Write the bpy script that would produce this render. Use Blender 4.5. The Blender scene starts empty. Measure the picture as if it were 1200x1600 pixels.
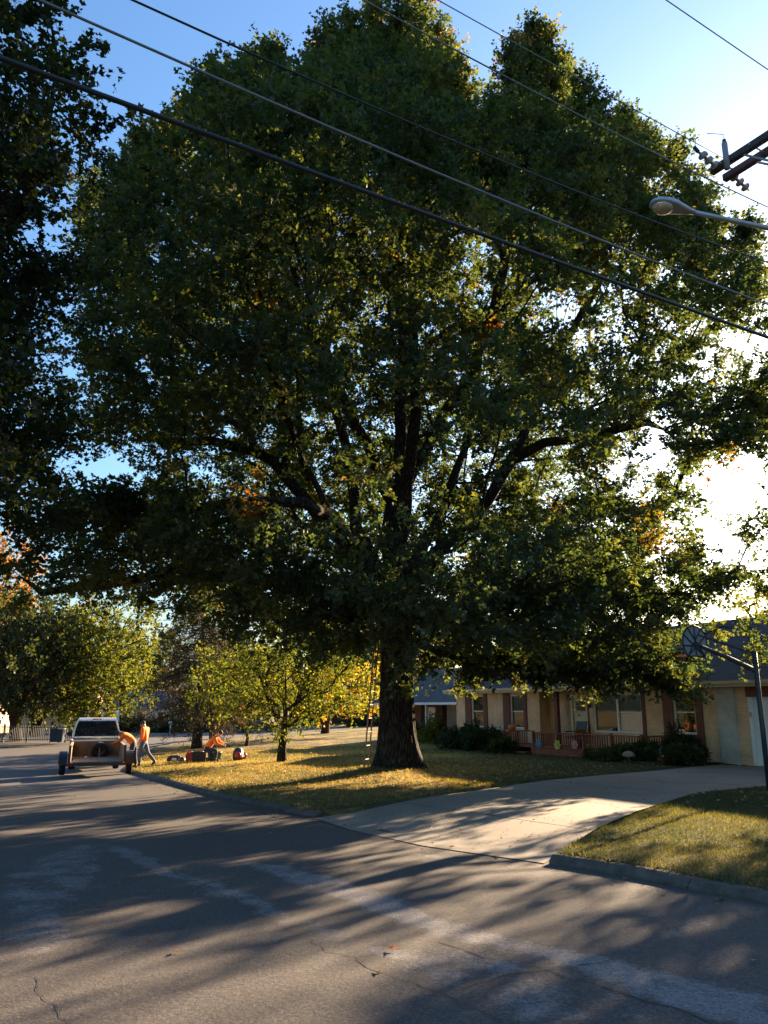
import bpy, bmesh, math, random
import numpy as np
from mathutils import Vector, Matrix

# ------------------------------------------------------------------ camera, sky, sun, exposure
scene = bpy.context.scene
C = scene.collection
PITCH = math.radians(13.82)
CAM_H = 1.75
cam = bpy.data.cameras.new('camera'); cam.sensor_width = 36; cam.lens = 28; cam.clip_end = 3000; cam.clip_start = 0.1
cam_o = bpy.data.objects.new('camera', cam); C.objects.link(cam_o)
cam_o.location = (0, 0, CAM_H); cam_o.rotation_euler = (math.pi/2 + PITCH, 0, 0)
scene.camera = cam_o

SUN_AZ, SUN_EL = math.radians(37.0), math.radians(16.0)      # clockwise from +Y, above horizon
world = bpy.data.worlds.new('World'); scene.world = world; world.use_nodes = True
wn = world.node_tree.nodes; wl = world.node_tree.links
bg = wn['Background']
sky = wn.new('ShaderNodeTexSky'); sky.sky_type = 'NISHITA'; sky.sun_disc = False
sky.sun_elevation = SUN_EL; sky.sun_rotation = SUN_AZ
sky.altitude = 200; sky.air_density = 1.5; sky.dust_density = 2.6; sky.ozone_density = 6.5
wl.new(sky.outputs[0], bg.inputs[0]); bg.inputs[1].default_value = 0.056
sun = bpy.data.lights.new('sun', 'SUN'); sun.energy = 5.0; sun.angle = math.radians(0.53); sun.color = (1.0, 0.75, 0.48)
sun_o = bpy.data.objects.new('sun', sun); C.objects.link(sun_o)
sd = Vector((math.sin(SUN_AZ)*math.cos(SUN_EL), math.cos(SUN_AZ)*math.cos(SUN_EL), math.sin(SUN_EL)))
sun_o.rotation_euler = sd.to_track_quat('Z', 'Y').to_euler(); sun_o.location = (30, 60, 40)
scene.view_settings.view_transform = 'Standard'; scene.view_settings.look = 'None'
scene.view_settings.gamma = 1.0; scene.view_settings.use_curve_mapping = False
scene.view_settings.exposure = 2.6
scene.render.engine = 'CYCLES'
scene.cycles.max_bounces = 8; scene.cycles.transparent_max_bounces = 8

rng = np.random.default_rng(7); random.seed(7)

# ------------------------------------------------------------------ terrain and site measures
def sstep(t): t = np.clip(t, 0, 1); return t*t*(3-2*t)
def g(x, y):
    x = np.asarray(x, float); y = np.asarray(y, float)
    return -0.006*np.clip(y, 0, 45) + 0.045*np.clip(x, -14, 0)*sstep(y/40)
def gz(x, y): return float(g(x, y))
cP, sP, F = math.cos(PITCH), math.sin(PITCH), 1244.4
def ray(px, py): return (px-600, F*cP+(py-800)*sP, F*sP-(py-800)*cP)
def at(px, py, Y):                                # site survey: sight line met at distance Y
    r = ray(px, py); k = Y/r[1]; return np.array((r[0]*k, Y, CAM_H + r[2]*k))
def gp(px, py, dz=0.0):                           # sight line met with the ground
    r = ray(px, py); z = 0
    for _ in range(30):
        k = (z-CAM_H)/r[2]; z = gz(r[0]*k, r[1]*k)+dz
    return np.array((r[0]*k, r[1]*k, z))

# ------------------------------------------------------------------ object helpers
def link(o): C.objects.link(o); return o
def tag(o, label, cat, group=None):
    o['label'] = label; o['category'] = cat
    if group: o['group'] = group
    return o
def thing(name, label, cat, loc=(0,0,0), rotz=0, group=None):
    o = link(bpy.data.objects.new(name, None)); o.location = loc; o.rotation_euler = (0,0,rotz)
    o.empty_display_size = 0.2
    return tag(o, label, cat, group)
class MB:
    def __init__(s): s.v = []; s.f = []
    def add(s, v, f):
        n = len(s.v); s.v += [tuple(map(float, p)) for p in v]; s.f += [tuple(i+n for i in q) for q in f]; return s
    def box(s, a, b, m=None):
        x0,y0,z0 = a; x1,y1,z1 = b
        v = [(x0,y0,z0),(x1,y0,z0),(x1,y1,z0),(x0,y1,z0),(x0,y0,z1),(x1,y0,z1),(x1,y1,z1),(x0,y1,z1)]
        if m is not None: v = [tuple(m @ Vector(p)) for p in v]
        return s.add(v, [(0,3,2,1),(4,5,6,7),(0,1,5,4),(1,2,6,5),(2,3,7,6),(3,0,4,7)])
    def tube(s, pts, rad, n=8, cap=True):
        pts = [Vector(p) for p in pts]; k = len(pts)
        if not hasattr(rad, '__len__'): rad = [rad]*k
        t0 = (pts[1]-pts[0]).normalized(); u = t0.orthogonal().normalized(); v = []; f = []
        for i, p in enumerate(pts):
            t = (pts[min(i+1,k-1)]-pts[max(i-1,0)]).normalized()
            u = (u-t*u.dot(t)).normalized(); w = t.cross(u)
            for j in range(n):
                a = 2*math.pi*j/n; v.append(p+(u*math.cos(a)+w*math.sin(a))*rad[i])
        for i in range(k-1):
            for j in range(n):
                f.append((i*n+j, i*n+(j+1)%n, (i+1)*n+(j+1)%n, (i+1)*n+j))
        if cap: f += [tuple(range(n))[::-1], tuple(range((k-1)*n, k*n))]
        return s.add(v, f)
    def lathe(s, prof, n=16, m=None, close=True):      # prof (r,z) about Z
        v = []; f = []
        for r, z in prof:
            for j in range(n): a = 2*math.pi*j/n; v.append((r*math.cos(a), r*math.sin(a), z))
        for i in range(len(prof)-1):
            for j in range(n): f.append((i*n+j, i*n+(j+1)%n, (i+1)*n+(j+1)%n, (i+1)*n+j))
        if close: f += [tuple(range(n))[::-1], tuple(range((len(prof)-1)*n, len(prof)*n))]
        if m is not None: v = [tuple(m @ Vector(p)) for p in v]
        return s.add(v, f)
    def loft(s, secs, cap=True):                        # list of equal-length rings
        n = len(secs[0]); v = [p for r in secs for p in r]; f = []
        for i in range(len(secs)-1):
            for j in range(n): f.append((i*n+j, i*n+(j+1)%n, (i+1)*n+(j+1)%n, (i+1)*n+j))
        if cap: f += [tuple(range(n))[::-1], tuple(range((len(secs)-1)*n, len(secs)*n))]
        return s.add(v, f)
    def prism(s, poly, axis, a, b):                     # 2D polygon extruded along axis
        def mk(p, t):
            return {'x': (t,p[0],p[1]), 'y': (p[0],t,p[1]), 'z': (p[0],p[1],t)}[axis]
        return s.loft([[mk(p,a) for p in poly], [mk(p,b) for p in poly]])
    def build(s, name, mat, parent=None, smooth=False, bevel=0, loc=None, rotz=None):
        me = bpy.data.meshes.new(name); me.from_pydata(s.v, [], s.f)
        bm = bmesh.new(); bm.from_mesh(me); bmesh.ops.recalc_face_normals(bm, faces=bm.faces)
        if bevel:
            try: bmesh.ops.bevel(bm, geom=[e for e in bm.edges if e.is_manifold and e.calc_face_angle(0) > 0.5], offset=bevel, segments=2, affect='EDGES', clamp_overlap=True)
            except Exception: pass
        bm.to_mesh(me); bm.free()
        if smooth: me.polygons.foreach_set('use_smooth', [True]*len(me.polygons))
        me.materials.append(mat)
        o = link(bpy.data.objects.new(name, me))
        if parent: o.parent = parent
        if loc is not None: o.location = loc
        if rotz is not None: o.rotation_euler = (0,0,rotz)
        return o
def np_mesh(name, V, T, mat, parent=None, tint=None, smooth=False, k=3):
    V = np.ascontiguousarray(V, np.float32).reshape(-1,3); T = np.ascontiguousarray(T, np.int32).reshape(-1,k)
    me = bpy.data.meshes.new(name)
    me.vertices.add(len(V)); me.vertices.foreach_set('co', V.ravel())
    me.loops.add(T.size); me.loops.foreach_set('vertex_index', T.ravel())
    me.polygons.add(len(T)); me.polygons.foreach_set('loop_start', np.arange(0, T.size, k, dtype=np.int32))
    me.polygons.foreach_set('loop_total', np.full(len(T), k, np.int32))
    if smooth: me.polygons.foreach_set('use_smooth', np.ones(len(T), bool))
    me.update(calc_edges=True)
    if tint is not None:
        a = me.attributes.new('tint', 'FLOAT', 'POINT'); a.data.foreach_set('value', np.ascontiguousarray(tint, np.float32))
    me.materials.append(mat)
    o = link(bpy.data.objects.new(name, me))
    if parent: o.parent = parent
    return o
def copy_tree(o, parent=None):
    c = link(o.copy()); c.parent = parent
    for ch in o.children: copy_tree(ch, c)
    return c

# ------------------------------------------------------------------ materials
class NT:
    def __init__(s, name):
        s.m = bpy.data.materials.new(name); s.m.use_nodes = True; s.t = s.m.node_tree; s.t.nodes.clear()
        s.out = s.n('ShaderNodeOutputMaterial')
    def n(s, kind, **kw):
        x = s.t.nodes.new(kind)
        for k, v in kw.items(): setattr(x, k, v)
        return x
    def l(s, a, b): s.t.links.new(a, b)
    def coord(s, scale=(1,1,1), rot=(0,0,0)):
        c = s.n('ShaderNodeTexCoord'); m = s.n('ShaderNodeMapping'); m.inputs['Scale'].default_value = scale; m.inputs['Rotation'].default_value = rot
        s.l(c.outputs['Object'], m.inputs[0]); return m.outputs[0]
    def noise(s, vec, scale, detail=4, rough=0.55):
        x = s.n('ShaderNodeTexNoise'); x.inputs['Scale'].default_value = scale; x.inputs['Detail'].default_value = detail; x.inputs['Roughness'].default_value = rough
        s.l(vec, x.inputs['Vector']); return x.outputs['Fac']
    def ramp(s, fac, stops):
        r = s.n('ShaderNodeValToRGB'); e = r.color_ramp.elements
        while len(e) < len(stops): e.new(0.5)
        for i, (p, c) in enumerate(stops):
            e[i].position = p; e[i].color = tuple(c)+(1,) if hasattr(c, '__len__') else (c,c,c,1)
        s.l(fac, r.inputs[0]); return r.outputs[0]
    def mix(s, fac, a, b, mode='MIX'):
        x = s.n('ShaderNodeMix'); x.data_type = 'RGBA'; x.blend_type = mode
        for v, i in ((fac, 0), (a, 6), (b, 7)):
            if hasattr(v, 'links'): s.l(v, x.inputs[i])
            elif hasattr(v, '__len__'): x.inputs[i].default_value = tuple(v)+(1,)
            else: x.inputs[i].default_value = v
        return x.outputs[2]
    def math(s, op, a, b=0.5, clamp=False):
        x = s.n('ShaderNodeMath'); x.operation = op; x.use_clamp = clamp
        for v, i in ((a,0),(b,1)):
            if hasattr(v, 'links'): s.l(v, x.inputs[i])
            else: x.inputs[i].default_value = v
        return x.outputs[0]
    def attr(s, name):
        x = s.n('ShaderNodeAttribute'); x.attribute_name = name; return x.outputs['Fac']
    def bump(s, h, strength=0.4, dist=0.02):
        b = s.n('ShaderNodeBump'); b.inputs['Strength'].default_value = strength; b.inputs['Distance'].default_value = dist
        s.l(h, b.inputs['Height']); return b.outputs[0]
    def pbr(s, col, rough=0.7, bump=None, metal=0, spec=0.5, **kw):
        p = s.n('ShaderNodeBsdfPrincipled')
        for v, k in ((col,'Base Color'),(rough,'Roughness'),(metal,'Metallic'),(spec,'Specular IOR Level')):
            if hasattr(v, 'links'): s.l(v, p.inputs[k])
            elif hasattr(v, '__len__'): p.inputs[k].default_value = tuple(v)+(1,)
            else: p.inputs[k].default_value = v
        if bump is not None: s.l(bump, p.inputs['Normal'])
        for k, v in kw.items(): p.inputs[k.replace('_',' ')].default_value = v
        s.l(p.outputs[0], s.out.inputs[0]); return s.m
M = {}
def plain(name, col, rough=0.6, var=0.25, scale=6, bump=0.15, metal=0, spec=0.5):
    t = NT(name); v = t.coord(); f = t.noise(v, scale, 5); f2 = t.noise(v, scale*9, 3)
    lo = tuple(c*(1-var) for c in col); hi = tuple(min(1, c*(1+var)) for c in col)
    c = t.mix(0.3, t.ramp(f, [(0.3, lo), (0.7, hi)]), t.ramp(f2, [(0.3, lo), (0.7, hi)]))
    M[name] = t.pbr(c, rough, t.bump(f2, bump, 0.01), metal, spec); return M[name]

# asphalt with worn pale bands (attribute tint = wear)
t = NT('asphalt'); v = t.coord()
ag = t.noise(v, 70, 3, 0.7); ag2 = t.noise(v, 22, 4); big = t.noise(v, 0.55, 5, 0.6); mid = t.noise(v, 2.6, 5, 0.65)
dark = t.mix(big, (0.05,0.043,0.041), (0.098,0.083,0.075))
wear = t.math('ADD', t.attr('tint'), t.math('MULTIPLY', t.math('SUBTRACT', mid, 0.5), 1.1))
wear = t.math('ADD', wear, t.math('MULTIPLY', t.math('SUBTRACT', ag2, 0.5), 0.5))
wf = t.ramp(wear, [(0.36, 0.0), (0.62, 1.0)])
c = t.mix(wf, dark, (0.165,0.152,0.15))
grain = t.mix(0.5, t.ramp(ag, [(0.32, 0.3), (0.5, 0.95), (0.68, 2.1)]), t.ramp(t.noise(v, 38, 3, 0.7), [(0.32, 0.35), (0.5, 0.95), (0.68, 1.9)]))
c = t.mix(1.0, c, grain, 'MULTIPLY')
c = t.mix(t.ramp(t.noise(v, 1.3, 6, 0.7), [(0.62, 0.0), (0.75, 0.35)]), c, (0.045,0.042,0.04))
M['asphalt'] = t.pbr(c, 0.88, t.bump(t.math('ADD', ag, ag2), 0.55, 0.008), spec=0.3)
# concrete
t = NT('concrete'); v = t.coord()
c = t.ramp(t.noise(v, 1.1, 7, 0.65), [(0.25, (0.15,0.125,0.10)), (0.55, (0.225,0.19,0.15)), (0.8, (0.27,0.23,0.185))])
c = t.mix(0.35, c, t.ramp(t.noise(v, 60, 3), [(0.3, (0.13,0.11,0.09)), (0.7, (0.32,0.275,0.225))]))
c = t.mix(t.ramp(t.noise(v, 3.5, 6, 0.75), [(0.58, 0.0), (0.72, 0.45)]), c, (0.09,0.075,0.06))
M['concrete'] = t.pbr(c, 0.85, t.bump(t.noise(v, 45, 4), 0.35, 0.006), spec=0.3)
t = NT('kerb_concrete'); v = t.coord()
c = t.ramp(t.noise(v, 4, 7, 0.7), [(0.3, (0.045,0.038,0.032)), (0.7, (0.15,0.125,0.10))])
M['kerb'] = t.pbr(c, 0.9, t.bump(t.noise(v, 30, 5), 0.6, 0.01), spec=0.2)
plain('tar', (0.018,0.017,0.016), 0.8, 0.3, 20)
# lawn soil/thatch and grass blades
t = NT('lawn'); v = t.coord()
a = t.noise(v, 0.35, 6, 0.65); b = t.noise(v, 3, 5, 0.65); d = t.noise(v, 38, 4, 0.7)
c = t.ramp(t.math('ADD', t.mix(0.45, a, b), t.math('SUBTRACT', t.math('MULTIPLY', t.attr('tint'), 0.22), 0.11)), [(0.36, (0.04,0.048,0.026)), (0.5, (0.09,0.085,0.036)), (0.62, (0.30,0.205,0.075))])
c = t.mix(1.0, c, t.ramp(d, [(0.3, 0.5), (0.7, 1.5)]), 'MULTIPLY')
M['lawn'] = t.pbr(c, 0.95, t.bump(d, 0.9, 0.03), spec=0.1)
def leaf_mat(name, stops, trans=0.5, gloss=0.022, tm=(1.9,1.65,0.55)):
    t = NT(name); c = t.ramp(t.attr('tint'), stops)
    df = t.n('ShaderNodeBsdfDiffuse'); tr = t.n('ShaderNodeBsdfTranslucent'); gl = t.n('ShaderNodeBsdfGlossy'); gl.inputs['Roughness'].default_value = 0.5
    t.l(c, df.inputs[0])
    c2 = t.mix(1.0, c, tm, 'MULTIPLY'); t.l(c2, tr.inputs[0])
    m1 = t.n('ShaderNodeMixShader'); m1.inputs[0].default_value = trans; t.l(df.outputs[0], m1.inputs[1]); t.l(tr.outputs[0], m1.inputs[2])
    m2 = t.n('ShaderNodeMixShader'); m2.inputs[0].default_value = gloss; t.l(m1.outputs[0], m2.inputs[1]); t.l(gl.outputs[0], m2.inputs[2])
    t.l(m2.outputs[0], t.out.inputs[0]); M[name] = t.m; return t.m
leaf_mat('oak_leaf', [(0.0,(0.026,0.048,0.032)), (0.35,(0.046,0.074,0.038)), (0.62,(0.08,0.10,0.035)), (0.8,(0.15,0.115,0.028)), (1.0,(0.25,0.075,0.022))], 0.5, 0.03, (2.4,2.0,0.55))
leaf_mat('dark_leaf', [(0.0,(0.015,0.026,0.016)), (0.6,(0.032,0.048,0.02)), (1.0,(0.08,0.078,0.022))], 0.4, 0.02, (2.6,2.2,0.7))
leaf_mat('yellow_leaf', [(0.0,(0.06,0.085,0.018)), (0.4,(0.14,0.16,0.03)), (0.7,(0.26,0.22,0.035)), (1.0,(0.42,0.17,0.03))], 0.5)
leaf_mat('orange_leaf', [(0.0,(0.08,0.08,0.02)), (0.5,(0.26,0.14,0.03)), (1.0,(0.40,0.12,0.03))], 0.5)
leaf_mat('needle', [(0.0,(0.02,0.02,0.01)), (0.6,(0.05,0.04,0.02)), (1.0,(0.10,0.07,0.04))], 0.25, 0.03)
leaf_mat('shrub_leaf', [(0.0,(0.015,0.028,0.012)), (0.6,(0.035,0.055,0.02)), (1.0,(0.12,0.13,0.03))], 0.35)
leaf_mat('grass_blade', [(0.0,(0.045,0.06,0.028)), (0.4,(0.11,0.105,0.045)), (0.7,(0.30,0.23,0.085)), (1.0,(0.46,0.34,0.14))], 0.4, 0.02)
leaf_mat('dry_leaf', [(0.0,(0.10,0.05,0.02)), (0.5,(0.24,0.13,0.05)), (1.0,(0.42,0.30,0.16))], 0.25, 0.03)
t = NT('bark'); v = t.coord((1,1,0.22))
wv = t.n('ShaderNodeTexVoronoi'); wv.feature = 'DISTANCE_TO_EDGE'; wv.inputs['Scale'].default_value = 13; t.l(v, wv.inputs['Vector'])
r = t.math('ADD', t.math('MULTIPLY', t.noise(v, 11, 6, 0.7), 0.55), t.math('MULTIPLY', wv.outputs['Distance'], 0.9)); r2 = t.noise(v, 34, 4, 0.7)
c = t.ramp(t.mix(0.35, r, r2), [(0.36, (0.018,0.014,0.011)), (0.5, (0.055,0.043,0.033)), (0.66, (0.12,0.095,0.073))])
M['bark'] = t.pbr(c, 0.95, t.bump(t.math('ADD', r, t.math('MULTIPLY', r2, 0.5)), 1.0, 0.05), spec=0.1)
plain('bark_dark', (0.045,0.035,0.028), 0.95, 0.4, 9, 0.6, spec=0.1)
# painted brick
def brick_mat(name, c1, c2, mortar, bs=(0.21,0.071)):
    t = NT(name); tc = t.n('ShaderNodeTexCoord'); sx = t.n('ShaderNodeSeparateXYZ'); t.l(tc.outputs['Object'], sx.inputs[0])
    cx = t.n('ShaderNodeCombineXYZ'); t.l(t.math('ADD', sx.outputs[0], sx.outputs[1]), cx.inputs[0]); t.l(sx.outputs[2], cx.inputs[1])
    b = t.n('ShaderNodeTexBrick'); t.l(cx.outputs[0], b.inputs['Vector'])
    for k, x in (('Color1',c1),('Color2',c2),('Mortar',mortar)): b.inputs[k].default_value = tuple(x)+(1,)
    b.inputs['Scale'].default_value = 1; b.inputs['Brick Width'].default_value = bs[0]; b.inputs['Row Height'].default_value = bs[1]
    b.inputs['Mortar Size'].default_value = 0.006; b.inputs['Mortar Smooth'].default_value = 0.3; b.inputs['Bias'].default_value = 0
    v = t.coord(); n = t.noise(v, 1.5, 6, 0.65); c = t.mix(1.0, b.outputs[0], t.ramp(n, [(0.3, 0.72), (0.7, 1.12)]), 'MULTIPLY')
    h = t.math('SUBTRACT', t.math('MULTIPLY', t.noise(v, 25, 4), 0.3), b.outputs['Fac'])
    M[name] = t.pbr(c, 0.8, t.bump(h, 0.7, 0.012), spec=0.3)
brick_mat('cream_brick', (0.86,0.58,0.34), (0.79,0.525,0.305), (0.62,0.42,0.25))
brick_mat('grey_brick', (0.62,0.57,0.52), (0.56,0.51,0.46), (0.45,0.41,0.36))
brick_mat('red_brick', (0.17,0.065,0.045), (0.11,0.045,0.035), (0.2,0.16,0.13))
brick_mat('shingle', (0.032,0.031,0.036), (0.045,0.044,0.05), (0.02,0.02,0.023), (0.33,0.145))
plain('cream_trim', (0.62,0.52,0.36), 0.6, 0.12)
plain('white_paint', (0.78,0.77,0.74), 0.5, 0.08)
plain('brown_trim', (0.17,0.055,0.03), 0.65, 0.3, 8)
plain('deck_wood', (0.26,0.075,0.04), 0.7, 0.35, 7)
plain('wood', (0.36,0.24,0.13), 0.75, 0.35, 8)
plain('plywood', (0.20,0.125,0.065), 0.8, 0.4, 5)
plain('steel_dark', (0.03,0.03,0.033), 0.5, 0.3)
plain('galvanised', (0.42,0.43,0.45), 0.45, 0.15, metal=0.6)
plain('wire_black', (0.012,0.012,0.013), 0.55, 0.2)
plain('wire_alu', (0.17,0.17,0.18), 0.5, 0.2)
plain('rubber', (0.018,0.018,0.018), 0.85, 0.3)
plain('pole_wood', (0.10,0.07,0.05), 0.9, 0.35, 6)
plain('arm_wood', (0.075,0.06,0.06), 0.9, 0.35, 6)
plain('porcelain', (0.26,0.25,0.26), 0.25, 0.1)
plain('orange_cloth', (0.80,0.19,0.02), 0.85, 0.12, 12)
plain('denim', (0.12,0.15,0.21), 0.9, 0.3, 14)
plain('dark_denim', (0.035,0.04,0.06), 0.9, 0.3, 14)
plain('skin', (0.42,0.23,0.15), 0.6, 0.1)
plain('hair', (0.035,0.022,0.014), 0.8, 0.3, 30)
plain('boot', (0.07,0.045,0.03), 0.7, 0.3)
plain('red_plastic', (0.38,0.035,0.02), 0.45, 0.15)
plain('black_plastic', (0.02,0.02,0.022), 0.5, 0.2)
plain('green_plastic', (0.02,0.14,0.06), 0.45, 0.2)
plain('teal_plastic', (0.015,0.10,0.085), 0.45, 0.2)
plain('yellow_plastic', (0.6,0.4,0.03), 0.5, 0.15)
plain('blue_plastic', (0.03,0.22,0.42), 0.4, 0.15)
plain('pink_plastic', (0.55,0.22,0.32), 0.4, 0.15)
plain('lime_plastic', (0.50,0.52,0.12), 0.4, 0.15)
plain('pumpkin', (0.55,0.14,0.02), 0.5, 0.2)
plain('stone', (0.33,0.29,0.23), 0.85, 0.3)
plain('soil', (0.05,0.035,0.025), 0.95, 0.4, 15, 0.6)
plain('stucco', (0.46,0.36,0.25), 0.85, 0.15)
plain('pale_siding', (0.62,0.58,0.52), 0.7, 0.12)
plain('tan_siding', (0.50,0.30,0.14), 0.75, 0.15)
plain('blue_roof', (0.10,0.12,0.15), 0.85, 0.25)
plain('navy', (0.02,0.03,0.06), 0.4, 0.2)
plain('board_white', (0.28,0.28,0.29), 0.5, 0.12)
def paint(name, col, rough=0.25):
    t = NT(name); v = t.coord(); n = t.noise(v, 3, 5)
    M[name] = t.pbr(t.mix(t.ramp(n, [(0.45,0.0),(0.8,0.35)]), col, tuple(c*0.7 for c in col)), rough, None, 0, 0.5, Coat_Weight=0.4, Coat_Roughness=0.08)
paint('car_white', (0.72,0.71,0.70)); paint('car_black', (0.02,0.021,0.024)); paint('car_grey', (0.2,0.2,0.22)); paint('van_dark', (0.10,0.09,0.075), 0.5)
t = NT('glass'); v = t.coord(); M['glass'] = t.pbr((0.012,0.014,0.016), 0.03, t.bump(t.noise(v, 1.2, 2), 0.03, 0.02), 0, 1.0)
t = NT('light_glass'); v = t.coord(); M['light_glass'] = t.pbr(t.mix(t.noise(v, 20, 3), (0.5,0.42,0.3), (0.75,0.66,0.5)), 0.15, t.bump(t.noise(v, 60, 2), 0.4, 0.01), 0, 0.6, Transmission_Weight=0.35)
t = NT('tail_red'); M['tail_red'] = t.pbr((0.45,0.012,0.012), 0.15, None, 0, 0.6)
t = NT('curtain'); v = t.coord((1,1,0.1)); M['curtain'] = t.pbr(t.ramp(t.noise(v, 22, 3), [(0.3,(0.22,0.18,0.11)),(0.7,(0.40,0.33,0.21))]), 0.25, None, 0, 0.8)
# ------------------------------------------------------------------ ground, road, kerbs, driveway
def sdist(poly, X, Y):                                   # signed distance, negative inside
    P = np.asarray(poly, float)[:, :2]; d = np.full(X.shape, 1e9); ins = np.zeros(X.shape, bool)
    for (x0,y0), (x1,y1) in zip(P, np.roll(P, -1, 0)):
        ex, ey = x1-x0, y1-y0; tt = np.clip(((X-x0)*ex+(Y-y0)*ey)/(ex*ex+ey*ey+1e-12), 0, 1)
        d = np.minimum(d, (X-x0-tt*ex)**2+(Y-y0-tt*ey)**2)
        c = ((y0 > Y) != (y1 > Y)) & (X < ex*(Y-y0)/(ey if abs(ey) > 1e-12 else 1e-12)+x0); ins ^= c
    d = np.sqrt(d); return np.where(ins, -d, d)
def spline(pts, step=0.5):
    P = [np.asarray(p, float)[:2] for p in pts]; out = []
    for i in range(len(P)-1):
        p0, p1, p2, p3 = P[max(i-1,0)], P[i], P[i+1], P[min(i+2,len(P)-1)]
        n = max(2, int(np.linalg.norm(p2-p1)/step))
        for k in range(n):
            u = k/n; out.append(0.5*((2*p1)+(-p0+p2)*u+(2*p0-5*p1+4*p2-p3)*u*u+(-p0+3*p1-3*p2+p3)*u**3))
    out.append(P[-1]); return out
KR = [(15,-6.5),(9.0,1.5),gp(1200,1413),gp(1020,1377),gp(858,1350)]
KL = [gp(488,1277),gp(400,1259),gp(300,1235),gp(215,1211),(-10.4,33.6),(-13.0,45.0),(-15.2,54.0),(-15.2,61.0)]
FAR_N = [(-13.2,68),(-11.0,75),(-2.6,85.5),(10,96),(40,118)]
FAR_F = [(34,132),(0,108),(-14,100),(-24,98),(-40,108),(-52,100)]
LEFT = [(-36,75),(-28,57),(-22.3,44.5),(-17.6,33),(-10.5,17.0),(-4.4,6.0),(1.0,-2.0),(6,-10)]
ROAD = spline(KR)+spline(KL+FAR_N, 1.0)+[np.array(p) for p in FAR_F]+[np.array(p) for p in LEFT]
DRIVE = [gp(850,1350),gp(885,1328),gp(930,1305),gp(1000,1275),gp(1085,1247),gp(1200,1235),(11.0,20.1),(14.8,22.0),(12.3,26.6),(11.2,27.6),(10.7,27.3),gp(1010,1211),gp(930,1218),gp(850,1226),gp(760,1240),gp(640,1258),gp(560,1270),gp(492,1279)]
DRIVE = [np.asarray(p, float)[:2] for p in DRIVE]
DRIVE2 = DRIVE+[DRIVE[-1]*0.7+DRIVE[0]*0.3+np.array((-.25,-.2)), DRIVE[-1]*0.35+DRIVE[0]*0.65+np.array((-.3,-.22))]

def axis(parts):
    out = []
    for a, b, n in parts: out += list(np.linspace(a, b, n, endpoint=False))
    return np.array(out+[parts[-1][1]])
def sheet(name, xs, ys, hfun, mat, kind='structure', tintf=None):
    X, Y = np.meshgrid(xs, ys); Z = hfun(X, Y); n = len(xs)
    V = np.stack([X, Y, Z], -1).reshape(-1,3)
    i = (np.arange(len(ys)-1)[:,None]*n+np.arange(n-1)[None]).ravel()
    o = np_mesh(name, V, np.stack([i, i+1, i+n+1, i+n], -1), mat, tint=None if tintf is None else tintf(X,Y).ravel(), smooth=True, k=4)
    o['kind'] = kind; return o
def lawn_h(X, Y):
    s = np.minimum(sdist(ROAD, X, Y), sdist(DRIVE2, X, Y))
    bumps = 0.02*np.sin(X*1.3+0.4*Y)*np.sin(Y*0.9-0.3*X)+0.012*np.sin(X*3.1+1)*np.sin(Y*2.7)
    mound = 0.16*np.exp(-((X-0.35)**2+(Y-24.1)**2)/3.0)
    return g(X,Y)+0.11-0.28*sstep((0.14-s)/0.26)+(bumps+mound)*sstep((s-0.1)/1.0)
gx = axis([(-700,-120,16),(-120,-40,24),(-40,-16,36),(-16,16,150),(16,50,26),(50,130,16),(130,700,12)])
gy = axis([(-300,-30,10),(-30,2,24),(2,42,190),(42,100,100),(100,200,24),(200,900,14)])
def straw(X, Y): return sstep((6.0-X)/5.0)*sstep((Y-12)/6.0)*(0.75+0.25*np.sin(X*0.8)*np.sin(Y*0.6+1))
ground = sheet('ground', gx, gy, lawn_h, M['lawn'], tintf=straw)
def G(x, y): return float(lawn_h(np.array([x], float), np.array([y], float))[0])
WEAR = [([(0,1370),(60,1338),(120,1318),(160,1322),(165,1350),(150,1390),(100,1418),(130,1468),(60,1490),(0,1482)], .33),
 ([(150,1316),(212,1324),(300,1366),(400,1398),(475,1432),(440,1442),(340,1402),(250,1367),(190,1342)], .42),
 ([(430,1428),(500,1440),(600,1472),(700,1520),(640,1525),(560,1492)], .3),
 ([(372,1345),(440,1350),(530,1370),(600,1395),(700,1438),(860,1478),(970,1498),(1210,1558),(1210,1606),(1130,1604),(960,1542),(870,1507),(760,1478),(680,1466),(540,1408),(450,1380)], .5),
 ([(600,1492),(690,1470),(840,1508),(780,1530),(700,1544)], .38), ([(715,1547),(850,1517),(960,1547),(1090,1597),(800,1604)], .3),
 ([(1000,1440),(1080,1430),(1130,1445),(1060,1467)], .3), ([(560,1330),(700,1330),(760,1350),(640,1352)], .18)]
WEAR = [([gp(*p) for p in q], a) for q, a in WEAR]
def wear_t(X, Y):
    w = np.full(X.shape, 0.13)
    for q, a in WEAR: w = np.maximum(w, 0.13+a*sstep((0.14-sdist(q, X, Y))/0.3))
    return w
rx = axis([(-60,-22,30),(-22,-9,40),(-9,7,150),(7,44,40)]); ry = axis([(-12,3.5,16),(3.5,18,170),(18,45,70),(45,135,60)])
road = sheet('road', rx, ry, lambda X, Y: g(X,Y), M['asphalt'], tintf=wear_t)
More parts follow.
